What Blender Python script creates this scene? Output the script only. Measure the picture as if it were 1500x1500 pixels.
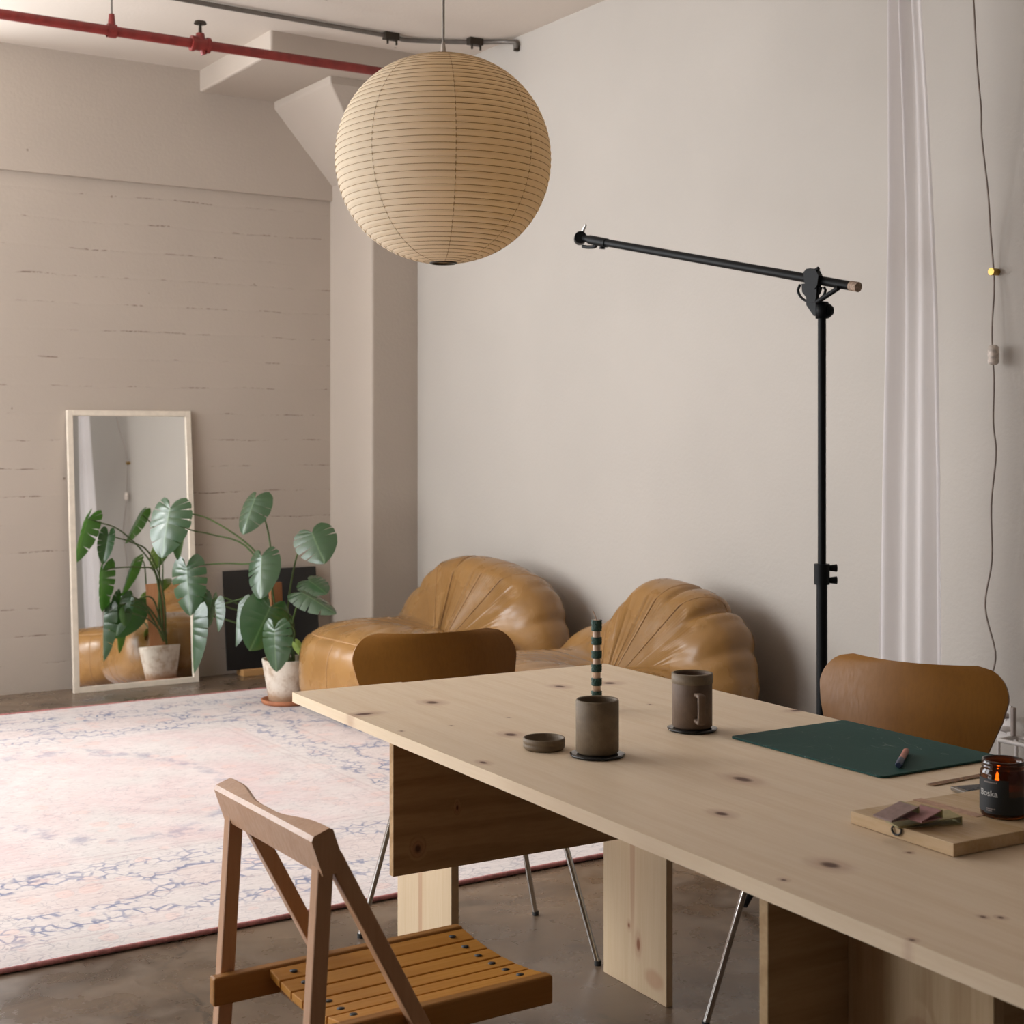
import bpy, math, random
import numpy as np
from mathutils import Vector, Matrix
random.seed(7)
rng = np.random.RandomState(7)
for o in list(bpy.data.objects): bpy.data.objects.remove(o)
S = bpy.context.scene
COL = S.collection
PI = math.pi
# ------------------------------------------------------------------ camera
F, CX, CY, HC, YAW = 2142.0, 750.0, 640.0, 1.35, math.radians(33.0)
VIEW = Vector((math.sin(YAW), math.cos(YAW), 0)); RIGHT = Vector((math.cos(YAW), -math.sin(YAW), 0)); UP = Vector((0, 0, 1))
CAMP = Vector((0, 0, HC))
cd = bpy.data.cameras.new('camera'); cam = bpy.data.objects.new('camera', cd); COL.objects.link(cam)
cam.location = CAMP; cam.rotation_euler = (PI/2, 0, -YAW)
cd.sensor_width = 36; cd.sensor_fit = 'HORIZONTAL'; cd.lens = 36*F/1500; cd.shift_y = -(750-CY)/1500
cd.dof.use_dof = True; cd.dof.focus_distance = 3.3; cd.dof.aperture_fstop = 9.0
cd.clip_start = .05
S.camera = cam
# ------------------------------------------------------------------ light
w = bpy.data.worlds.new('sky'); S.world = w; w.use_nodes = True
bg = w.node_tree.nodes['Background']; bg.inputs[0].default_value = (.95, .97, 1.0, 1); bg.inputs[1].default_value = 9.3
sl = bpy.data.lights.new('sun', 'SUN'); sl.energy = 2.0; sl.angle = math.radians(8); sl.color = (1, .97, .94)
so = bpy.data.objects.new('sun', sl); COL.objects.link(so); so.location = (-2, 10, 6)
so.rotation_euler = Vector((.90, -.25, -.60)).to_track_quat('-Z', 'Y').to_euler()
vs = S.view_settings; vs.view_transform = 'Standard'; vs.look = 'None'; vs.exposure = -0.04; vs.gamma = 1.0; vs.use_curve_mapping = False
def portal(loc, rot, sx, sy):
    l = bpy.data.lights.new('window_portal', 'AREA'); l.shape = 'RECTANGLE'; l.size = sx; l.size_y = sy
    l.cycles.is_portal = True
    o = bpy.data.objects.new('window_portal', l); COL.objects.link(o); o.location = loc; o.rotation_euler = rot
# ------------------------------------------------------------------ pixel -> point
def ray(px, py): return VIEW + RIGHT*((px-CX)/F) + UP*((CY-py)/F)
def PD(px, py, d): return CAMP + ray(px, py)*d
def PZ(px, py, z):
    r = ray(px, py); return CAMP + r*((z-HC)/r.z)
def PX(px, py, X):
    r = ray(px, py); return CAMP + r*(X/r.x)
def PY(px, py, Y):
    r = ray(px, py); return CAMP + r*(Y/r.y)
# ------------------------------------------------------------------ materials
class NT:
    def __init__(s, name):
        s.m = bpy.data.materials.new(name); s.m.use_nodes = True; s.t = s.m.node_tree
        s.b = s.t.nodes['Principled BSDF']; s.out = s.t.nodes['Material Output']
    def n(s, typ, **k):
        nd = s.t.nodes.new('ShaderNode'+typ)
        for a, v in k.items(): setattr(nd, a, v)
        return nd
    def put(s, sock, v):
        if isinstance(v, bpy.types.NodeSocket): s.t.links.new(v, sock)
        elif isinstance(v, (tuple, list)) and sock.type == 'RGBA' and len(v) == 3: sock.default_value = (*v, 1)
        else: sock.default_value = v
    def math(s, op, a, b=0.0, c=0.0, clamp=False):
        nd = s.n('Math', operation=op); nd.use_clamp = clamp
        s.put(nd.inputs[0], a); s.put(nd.inputs[1], b); s.put(nd.inputs[2], c); return nd.outputs[0]
    def vmath(s, op, a, b=(0, 0, 0)):
        nd = s.n('VectorMath', operation=op); s.put(nd.inputs[0], a); s.put(nd.inputs[1], b)
        return nd.outputs['Value'] if op in ('LENGTH', 'DISTANCE') else nd.outputs[0]
    def obj(s): return s.n('TexCoord').outputs['Object']
    def sep(s, v):
        nd = s.n('SeparateXYZ'); s.put(nd.inputs[0], v); return nd.outputs
    def comb(s, x, y, z):
        nd = s.n('CombineXYZ')
        for i, q in enumerate((x, y, z)): s.put(nd.inputs[i], q)
        return nd.outputs[0]
    def noise(s, v, scale, detail=3, rough=.55, dist=0.0, col=False):
        nd = s.n('TexNoise'); s.put(nd.inputs['Vector'], v); nd.inputs['Scale'].default_value = scale
        nd.inputs['Detail'].default_value = detail; nd.inputs['Roughness'].default_value = rough; nd.inputs['Distortion'].default_value = dist
        return nd.outputs['Color' if col else 'Fac']
    def rng(s, v, a, b, c=0.0, d=1.0, smooth=True):
        nd = s.n('MapRange'); nd.interpolation_type = 'SMOOTHSTEP' if smooth else 'LINEAR'
        s.put(nd.inputs[0], v); nd.inputs[1].default_value = a; nd.inputs[2].default_value = b; nd.inputs[3].default_value = c; nd.inputs[4].default_value = d
        return nd.outputs[0]
    def mix(s, f, a, b):
        nd = s.n('Mix', data_type='RGBA'); s.put(nd.inputs[0], f); s.put(nd.inputs[6], a); s.put(nd.inputs[7], b); return nd.outputs[2]
    def bump(s, h, strength=.3, dist=.01):
        nd = s.n('Bump'); nd.inputs['Strength'].default_value = strength; nd.inputs['Distance'].default_value = dist
        s.put(nd.inputs['Height'], h); s.t.links.new(nd.outputs[0], s.b.inputs['Normal'])
    def set(s, col=None, rough=None, metal=None, **k):
        if col is not None: s.put(s.b.inputs['Base Color'], col)
        if rough is not None: s.put(s.b.inputs['Roughness'], rough)
        if metal is not None: s.b.inputs['Metallic'].default_value = metal
        for a, v in k.items(): s.put(s.b.inputs[a.replace('_', ' ')], v)
        return s
def plain(name, col, rough=.5, metal=0.0, var=.08, vs_=25, bump=0.0, bscale=150, **k):
    m = NT(name); o = m.obj(); nz = m.noise(o, vs_, 3)
    c = m.mix(m.rng(nz, .3, .7), tuple(x*(1-var) for x in col), tuple(min(1, x*(1+var)) for x in col))
    m.set(c, rough, metal, **k)
    if bump: m.bump(m.noise(o, bscale, 2), bump, .004)
    return m.m
WALLC = (.475, .405, .34)
def wall_mat(name, col, boards=False, pits=True):
    m = NT(name); o = m.obj(); x, y, z = m.sep(o)
    big = m.noise(o, .9, 4); c = m.mix(m.rng(big, .35, .7), tuple(v*.94 for v in col), col)
    fine = m.noise(o, 60, 3); h = m.math('MULTIPLY', fine, .25)
    if pits:
        vo = m.n('TexVoronoi'); m.put(vo.inputs['Vector'], m.vmath('ADD', o, m.vmath('SCALE', o))); vo.inputs['Scale'].default_value = 5.5
        m.put(vo.inputs['Vector'], o)
        dots = m.math('MULTIPLY', m.rng(vo.outputs['Distance'], .02, .055, 1, 0), m.rng(m.noise(o, 3.3, 2), .48, .56))
        c = m.mix(m.math('MULTIPLY', dots, .75), c, (.20, .14, .10)); h = m.math('SUBTRACT', h, dots)
    if boards:
        zz = m.math('ADD', z, m.math('MULTIPLY', m.math('SUBTRACT', m.noise(m.comb(m.math('MULTIPLY', x, 1.0), 0, z), 2.3, 2), .5), .035))
        fr = m.math('ABSOLUTE', m.math('SUBTRACT', m.math('FRACT', m.math('MULTIPLY', zz, 1/.148)), .5))
        low = m.rng(z, 2.68, 2.72, 1, 0)
        soft = m.math('MULTIPLY', m.rng(fr, .40, .5), low)
        line = m.math('MULTIPLY', m.rng(fr, .465, .497), low)
        brk = m.rng(m.noise(m.comb(m.math('MULTIPLY', x, 1.6), 0, m.math('MULTIPLY', z, 9)), 2.2, 4, .7),  .50, .60)
        sp = m.rng(m.noise(m.comb(m.math('MULTIPLY', x, 1), 0, z), 42, 3, .7), .40, .56)
        ln = m.math('MULTIPLY', line, m.math('MULTIPLY', brk, sp))
        pat = m.noise(m.comb(m.math('MULTIPLY', x, 2), 0, m.math('FLOOR', m.math('MULTIPLY', zz, 1/.148))), 1.7, 1)
        c = m.mix(m.math('MULTIPLY', m.rng(pat, .3, .7), .35), c, tuple(v*.9 for v in col))
        c = m.mix(m.math('MULTIPLY', ln, .9), c, (.17, .11, .085))
        h = m.math('SUBTRACT', h, m.math('ADD', m.math('MULTIPLY', soft, .10), m.math('MULTIPLY', ln, 1.2)))
        h = m.math('ADD', h, m.math('MULTIPLY', pat, .3))
    m.set(c, .75); m.bump(h, .35, .012); return m.m
def wood(name, light, dark, axis=1, rings=26., stretch=.05, rough=.5, knots=(), streak=.45, spec=.35, plane=(0, 1), knot_col=(.075, .024, .014), coat=0., streaks=()):
    """axis = index of the grain direction; knots = (u, v, ru, rv) in the plane given"""
    m = NT(name); o = m.obj(); xyz = m.sep(o); sc = [1, 1, 1]; sc[axis] = stretch
    kmask = None; halo = None; push = 0.0
    for (u, v, ru, rv) in knots:
        c = [0, 0, 0]; c[plane[0]] = u; c[plane[1]] = v
        s_ = [0, 0, 0]; s_[plane[0]] = 1/ru; s_[plane[1]] = 1/rv
        d = m.vmath('LENGTH', m.vmath('MULTIPLY', m.vmath('SUBTRACT', o, tuple(c)), tuple(s_)))
        k1 = m.rng(d, .35, 1.0, 1, 0); k2 = m.rng(d, .5, 2.6, 1, 0)
        kmask = k1 if kmask is None else m.math('MAXIMUM', kmask, k1)
        halo = k2 if halo is None else m.math('MAXIMUM', halo, k2)
    st = m.vmath('MULTIPLY', o, tuple(sc))
    wob = m.noise(st, 5, 3, .55, .4)
    cross = [i for i in (0, 1, 2) if i != axis]
    tot = m.math('ADD', m.math('MULTIPLY', xyz[cross[0]], 1.0), m.math('MULTIPLY', xyz[cross[1]], .8))
    tot = m.math('ADD', tot, m.math('MULTIPLY', wob, .16))
    if halo is not None: tot = m.math('ADD', tot, m.math('MULTIPLY', halo, .10))
    rg = m.math('SINE', m.math('MULTIPLY', tot, rings*2*PI/1.6)); rg = m.rng(rg, -.2, 1)
    fine = m.noise(st, 160, 3, .6)
    f = m.math('ADD', m.math('MULTIPLY', rg, streak), m.math('MULTIPLY', m.rng(fine, .35, .7), .35), clamp=True)
    big = m.noise(o, 2.0, 2)
    c = m.mix(f, light, dark); c = m.mix(m.math('MULTIPLY', m.rng(big, .35, .7), .35), c, tuple(v*.85 for v in light))
    if kmask is not None:
        c = m.mix(m.math('MULTIPLY', halo, .42), c, (.36, .16, .10))
        c = m.mix(m.math('MULTIPLY', kmask, .9), c, knot_col)
    for (u, v, ru, rv) in streaks:
        cq = [0, 0, 0]; cq[plane[0]] = u; cq[plane[1]] = v; s_ = [0, 0, 0]; s_[plane[0]] = 1/ru; s_[plane[1]] = 1/rv
        d = m.vmath('LENGTH', m.vmath('MULTIPLY', m.vmath('SUBTRACT', o, tuple(cq)), tuple(s_))); c = m.mix(m.rng(d, .5, 1.0, .5, 0), c, (.40, .19, .105))
    m.set(c, m.rng(fine, .3, .7, rough-.06, rough+.08), Specular_IOR_Level=spec, Coat_Weight=coat)
    m.bump(m.math('ADD', fine, m.math('MULTIPLY', rg, .3)), .12, .002); return m.m
# ------------------------------------------------------------------ mesh helpers
class MB:
    def __init__(s): s.v = []; s.f = []; s.sm = []
    def add(s, vs_, fs, smooth=False):
        b = len(s.v); s.v += [tuple(v) for v in vs_]; s.f += [tuple(i+b for i in f) for f in fs]; s.sm += [smooth]*len(fs); return s
    def hexa(s, p):   # 8 points: bottom 4 ccw, top 4 ccw
        return s.add(p, [(3, 2, 1, 0), (4, 5, 6, 7), (0, 1, 5, 4), (1, 2, 6, 5), (2, 3, 7, 6), (3, 0, 4, 7)])
    def box(s, x0, x1, y0, y1, z0, z1):
        return s.hexa([(x0, y0, z0), (x1, y0, z0), (x1, y1, z0), (x0, y1, z0), (x0, y0, z1), (x1, y0, z1), (x1, y1, z1), (x0, y1, z1)])
    def bar(s, a, b, wx, wy, ref=(0, 0, 1)):
        a = Vector(a); b = Vector(b); t = (b-a).normalized(); r = Vector(ref)
        if abs(t.dot(r)) > .98: r = Vector((0, 1, 0))
        n = t.cross(r).normalized(); m_ = n.cross(t).normalized(); p = []
        for q in (a, b):
            for i, j in ((-1, -1), (1, -1), (1, 1), (-1, 1)): p.append(q+n*(i*wx/2)+m_*(j*wy/2))
        return s.hexa(p)
    def tube(s, pts, r, seg=10, cap=True, closed=False):
        pts = [Vector(p) for p in pts]; n = len(pts); rs = r if isinstance(r, (list, tuple)) else [r]*n
        t0 = (pts[1]-pts[0]).normalized(); ref = Vector((0, 0, 1)) if abs(t0.z) < .9 else Vector((1, 0, 0))
        nn = t0.cross(ref).normalized(); vs_ = []; prev = t0
        for i, p in enumerate(pts):
            if closed: t = (pts[(i+1) % n]-pts[i-1]).normalized()
            else: t = (pts[min(i+1, n-1)]-pts[max(i-1, 0)]).normalized()
            ax = prev.cross(t)
            if ax.length > 1e-7: nn = Matrix.Rotation(prev.angle(t), 3, ax.normalized()) @ nn
            nn = (nn-t*nn.dot(t)).normalized(); bb = t.cross(nn); prev = t
            for k in range(seg):
                a = 2*PI*k/seg; vs_.append(p+(nn*math.cos(a)+bb*math.sin(a))*rs[i])
        fs = []; m_ = n if closed else n-1
        for i in range(m_):
            for k in range(seg):
                j = (i+1) % n; fs.append((i*seg+k, i*seg+(k+1) % seg, j*seg+(k+1) % seg, j*seg+k))
        s.add(vs_, fs, True)
        if cap and not closed:
            s.add(vs_[:seg], [tuple(reversed(range(seg)))]); s.add(vs_[-seg:], [tuple(range(seg))])
        return s
    def lathe(s, prof, c=(0, 0, 0), seg=40, smooth=True, closed=False, axis='z'):
        vs_ = []; n = len(prof); c = Vector(c)
        for (r, z) in prof:
            for k in range(seg):
                a = 2*PI*k/seg; q = (r*math.cos(a), r*math.sin(a), z)
                if axis == 'x': q = (z, q[0], q[1])
                if axis == 'y': q = (q[1], z, q[0])
                vs_.append(c+Vector(q))
        fs = []
        for i in range(n if closed else n-1):
            j = (i+1) % n
            for k in range(seg): fs.append((i*seg+k, i*seg+(k+1) % seg, j*seg+(k+1) % seg, j*seg+k))
        return s.add(vs_, fs, smooth)
    def grid(s, P, smooth=True, closeu=False):
        nu, nv = len(P), len(P[0]); vs_ = [p for row in P for p in row]; fs = []
        for i in range(nu if closeu else nu-1):
            for j in range(nv-1):
                k = (i+1) % nu; fs.append((i*nv+j, k*nv+j, k*nv+j+1, i*nv+j+1))
        return s.add(vs_, fs, smooth)
    def build(s, name, mat, parent=None, org=None, bevel=0.0, seg=2, label=None, split=False):
        org = Vector(org) if org is not None else Vector((0, 0, 0))
        me = bpy.data.meshes.new(name); me.from_pydata([tuple(Vector(v)-org) for v in s.v], [], s.f); me.materials.append(mat)
        me.polygons.foreach_set('use_smooth', s.sm); me.update()
        o = bpy.data.objects.new(name, me); COL.objects.link(o)
        if parent is not None: o.parent = parent
        else: o.location = org
        if bevel:
            b = o.modifiers.new('bevel', 'BEVEL'); b.width = bevel; b.segments = seg; b.limit_method = 'ANGLE'; b.angle_limit = .6
        if label: o['label'] = label
        return o
def tag(o, label, cat=None, group=None, kind=None):
    if label: o['label'] = label
    if cat: o['category'] = cat
    if group: o['group'] = group
    if kind: o['kind'] = kind
    return o
def empty(name, loc, label, cat, group=None, rz=0.0):
    o = bpy.data.objects.new(name, None); COL.objects.link(o); o.location = loc; o.rotation_euler = (0, 0, rz); o.empty_display_size = .1
    return tag(o, label, cat, group)
def copy_tree(o, parent=None):
    c = o.copy(); COL.objects.link(c)
    if parent is not None: c.parent = parent
    for ch in list(o.children): copy_tree(ch, c)
    return c
def struct(o, label=None): o['kind'] = 'structure'; return tag(o, label)
def sm(a, b, x):
    t = np.clip((x-a)/(b-a), 0, 1); return t*t*(3-2*t)
def bez(pts, n=24):
    """Catmull-Rom through pts"""
    P = [Vector(p) for p in pts]; P = [P[0]*2-P[1]]+P+[P[-1]*2-P[-2]]; out = []; k = len(P)-3
    for i in range(k):
        m = max(2, n//k)
        for j in range(m):
            t = j/m; a, b, c, d = P[i:i+4]
            out.append(.5*((2*b)+(c-a)*t+(2*a-5*b+4*c-d)*t*t+(3*b-a-3*c+d)*t**3))
    out.append(P[-2]); return out
# ------------------------------------------------------------------ room
XR, YB, ZC, XL, YF = 4.115, 7.86, 3.405, -1.1, -3.2
m_back = wall_mat('painted_board_concrete', WALLC, True)
m_wall = wall_mat('painted_plaster', (.455, .415, .37), False, False)
m_conc = wall_mat('painted_concrete', WALLC, False, True)
m_ceil = wall_mat('painted_ceiling', (.66, .585, .51), False, True)
def floor_mat():
    m = NT('polished_concrete'); o = m.obj(); x, y, z = m.sep(o)
    a = m.noise(o, 1.6, 6, .62, .6); b = m.noise(o, 7, 5, .65, .3); c = m.noise(o, 38, 4, .6)
    col = m.mix(m.rng(a, .35, .68), (.075, .048, .030), (.175, .120, .078))
    col = m.mix(m.math('MULTIPLY', m.rng(b, .45, .72), .6), col, (.20, .148, .105))
    col = m.mix(m.math('MULTIPLY', m.rng(m.noise(o, 2.7, 5, .6, 1.0), .56, .66), .55), col, (.06, .045, .035))
    v = m.n('TexVoronoi', feature='DISTANCE_TO_EDGE'); m.put(v.inputs['Vector'], m.vmath('ADD', o, m.vmath('MULTIPLY', m.noise(o, 3, 4, .6, 0, True), (.35, .35, 0)))); v.inputs['Scale'].default_value = .55
    crack = m.math('MULTIPLY', m.rng(v.outputs[0], .0, .006, 1, 0), m.rng(m.noise(o, 1.1, 2), .45, .6))
    col = m.mix(m.math('MULTIPLY', crack, .6), col, (.04, .03, .022))
    v2 = m.n('TexVoronoi'); m.put(v2.inputs['Vector'], m.vmath('ADD', o, m.vmath('MULTIPLY', m.noise(o, 40, 2, .5, 0, True), (.02, .02, 0)))); v2.inputs['Scale'].default_value = 11
    fl = m.math('MULTIPLY', m.rng(v2.outputs['Distance'], .03, .10, 1, 0), m.rng(m.noise(o, 4.1, 2), .62, .70))
    col = m.mix(m.math('MULTIPLY', fl, .7), col, (.5, .46, .42))
    m.set(col, m.rng(b, .3, .75, .22, .42), Specular_IOR_Level=.5); m.bump(m.math('ADD', m.math('MULTIPLY', b, .6), m.math('MULTIPLY', c, .25)), .04, .004)
    return m.m
fl = struct(MB().box(XL-.3, XR+.3, YF-.3, YB+.3, -.2, 0).build('floor', floor_mat()))
struct(MB().box(XL-.3, XR+.3, YF-.3, YB+.3, ZC, ZC+.2).build('ceiling', m_ceil))
struct(MB().box(XR, XR+.2, YF-.3, YB+.3, 0, ZC).build('wall_right', m_wall))
struct(MB().box(XL-.3, XR, YF-.3, YF, 0, ZC).build('wall_front', m_wall))
# back wall: window opening out of view at its left end; the left wall window beside it
WB = (-.85, 1.62, 1.0, 3.3)      # x0 x1 z0 z1 in the back wall
WL = (4.45, 7.6, 1.0, 3.3)       # y0 y1 z0 z1 in the left wall
m = MB(); m.box(XL-.3, WB[0], YB, YB+.3, 0, ZC); m.box(WB[1], XR, YB, YB+.3, 0, ZC)
m.box(WB[0], WB[1], YB, YB+.3, 0, WB[2]); m.box(WB[0], WB[1], YB, YB+.3, WB[3], ZC)
wb = struct(m.build('wall_back', m_back))
struct(MB().box(WB[1]+.1, XR, YB-.028, YB, 2.745, ZC).build('trim_1', m_conc), 'shallow concrete beam along top of back wall')
W_FILL = (2.85, 4.38, .2, 1.3)         # added unseen opening, low in the left wall, to light side faces near camera
m = MB(); m.box(XL-.3, XL, YF, W_FILL[0], 0, ZC); m.box(XL-.3, XL, W_FILL[1], WL[0], 0, ZC); m.box(XL-.3, XL, WL[1], YB, 0, ZC)
m.box(XL-.3, XL, W_FILL[0], W_FILL[1], 0, W_FILL[2]); m.box(XL-.3, XL, W_FILL[0], W_FILL[1], W_FILL[3], ZC)
m.box(XL-.3, XL, WL[0], WL[1], 0, WL[2]); m.box(XL-.3, XL, WL[0], WL[1], WL[3], ZC)
struct(m.build('wall_left', m_conc))
portal(((WB[0]+WB[1])/2, YB+.16, (WB[2]+WB[3])/2), (-PI/2, 0, 0), WB[1]-WB[0], WB[3]-WB[2])
portal((XL-.16, (WL[0]+WL[1])/2, (WL[2]+WL[3])/2), (0, -PI/2, 0), WL[3]-WL[2], WL[1]-WL[0])
portal((XL-.16, (W_FILL[0]+W_FILL[1])/2, (W_FILL[2]+W_FILL[3])/2), (0, -PI/2, 0), W_FILL[3]-W_FILL[2], W_FILL[1]-W_FILL[0])
m_steel = plain('window_steel', (.10, .095, .09), .5)
m_sill = plain('window_sill_paint', (.7, .66, .6), .6)
def window(i, horiz, a0, a1, z0, z1, depth):
    f = MB()
    def bar(u0, u1, v0, v1):
        if horiz: f.box(u0, u1, depth-.02, depth+.02, v0, v1)
        else: f.box(depth-.02, depth+.02, u0, u1, v0, v1)
    for u in (a0, (a0+a1)/2-.02, a1-.04): bar(u, u+.04, z0, z1)
    for v in (z0, z1-.04): bar(a0, a1, v, v+.04)
    struct(f.build('window_%d' % i, m_steel))
window(1, True, *WB, YB+.12); window(2, False, *WL, XL-.12); window(3, False, *W_FILL, XL-.12)  # the third is the frame of the added fill opening, out of view
# pillar, flared capital, drop panel
PXL, PYF = 3.82, 7.33
pil = struct(MB().box(PXL, XR+.04, PYF, YB+.04, 0, 3.3).build('wall_pillar', m_conc, bevel=.012), 'square painted concrete pillar in the corner')
c = MB(); XE, YE = XR+.03, YB+.03
b0 = [(PXL, PYF, 2.83), (XE, PYF, 2.83), (XE, YE, 2.83), (PXL, YE, 2.83)]
t0 = [(3.45, 7.10, 3.245), (XE, 7.10, 3.245), (XE, YE, 3.245), (3.45, YE, 3.245)]
t1 = [(x, y, 3.292) for x, y, z in t0]
c.add(b0+t0+t1, [(3, 2, 1, 0), (0, 1, 5, 4), (2, 3, 7, 6), (3, 0, 4, 7), (4, 5, 9, 8), (6, 7, 11, 10), (7, 4, 8, 11), (8, 9, 10, 11), (1, 2, 6, 5), (5, 6, 10, 9)])
struct(c.build('trim_2', m_conc, bevel=.008), 'flared concrete capital on top of the corner pillar')
struct(MB().box(3.0, XR+.04, 6.86, YB+.04, 3.285, ZC+.03).build('trim_3', m_conc, bevel=.012), 'thick square drop panel under ceiling above pillar')
# ------------------------------------------------------------------ ceiling services
m_red = plain('red_pipe_paint', (.20, .022, .018), .42, var=.15)
m_brz = plain('dark_bronze', (.05, .04, .03), .45, .7)
m_grey = plain('galvanised_conduit', (.20, .18, .16), .45, .6)
PZ0 = 3.17
pa = PZ(0, 20.5, PZ0); pb = PZ(500, 96.5, PZ0); pdir = (pb-pa).normalized(); pend = pa+pdir*((XR-.002-pa.x)/pdir.x); pst = pa-pdir*1.6
sp = empty('sprinkler_pipe', pa, 'dark red sprinkler pipe with small valve running below the white ceiling', 'pipe')
MB().tube([pst, pend], .0225, 16).build('pipe', m_red, sp, pa)
h = PZ(164, 45, PZ0); h = pa+pdir*((h-pa).dot(pdir))
hg = MB().lathe([(.030, -.02), (.031, 0), (.030, .02)], (0, 0, 0), 16, axis='x')
R_ = Matrix.Rotation(math.atan2(pdir.y, pdir.x), 3, 'Z'); hg.v = [tuple(R_ @ Vector(v)+h) for v in hg.v]
hg.tube([h+UP*.02, h+UP*.075], [.018, .013], 12)
ho = hg.build('hanger_clamp', m_red, sp, pa)
MB().tube([h+UP*.07, Vector((h.x, h.y, ZC))], .0045, 8).build('hanger_rod', m_grey, ho, pa)
v = PZ(295, 64, PZ0); v = pa+pdir*((v-pa).dot(pdir))
vb = MB(); vb.tube([v-pdir*.045, v-pdir*.03], .036, 16); vb.tube([v-pdir*.03, v+pdir*.03], .03, 16); vb.tube([v+pdir*.03, v+pdir*.045], .036, 16)
vb.tube([v, v+UP*.05], [.026, .02], 14); vb.tube([v-UP*.045+pdir*.02, v], .014, 12)
vo = vb.build('valve_body', m_red, sp, pa)
vh = MB(); vh.tube([v+UP*.05, v+UP*.10], [.009, .006], 10); vh.tube([v+UP*.095, v+UP*.106], [.03, .026], 16); vh.build('valve_handle', m_brz, vo, pa)
zc = ZC-.016
cpx = [(-1150, -290), (-60, -65), (250, -4), (400, 23), (565, 52), (600, 59), (690, 62)]
cp = [PZ(x, y, zc) for x, y in cpx]
cp += [PX(735, 63, XR-.05), PX(757, 68, XR-.012), PX(757, 72, XR-.0125)]
cp[-3].z = zc; cp[-2].z = zc-.02; cp[-1].z = zc-.05
for q in cp: q.x = min(q.x, XR-.02)
cr = empty('ceiling_conduit', cp[4], 'thin grey electrical conduit clipped along the ceiling to the right wall', 'conduit')
MB().tube(bez(cp, 60), .0115, 10).build('tube', m_grey, cr, cp[4])
for (x, y) in ((574, 53), (697, 61)):
    q = PZ(x, y, zc); a = MB(); a.box(q.x-.045, q.x+.035, q.y-.02, q.y+.02, q.z-.02, ZC)
    a.tube([q+Vector((-.03, -.012, -.02)), q+Vector((-.03, -.012, -.045))], .006, 8); a.tube([q+Vector((.02, -.012, -.02)), q+Vector((.02, -.012, -.045))], .006, 8)
    a.build('clip', m_brz, cr, cp[4], bevel=.003)
q = cp[-1]; MB().box(q.x-.008, XR, q.y-.010, q.y+.010, q.z-.012, q.z+.02).build('wall_fitting', m_brz, cr, cp[4], bevel=.003)
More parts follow.
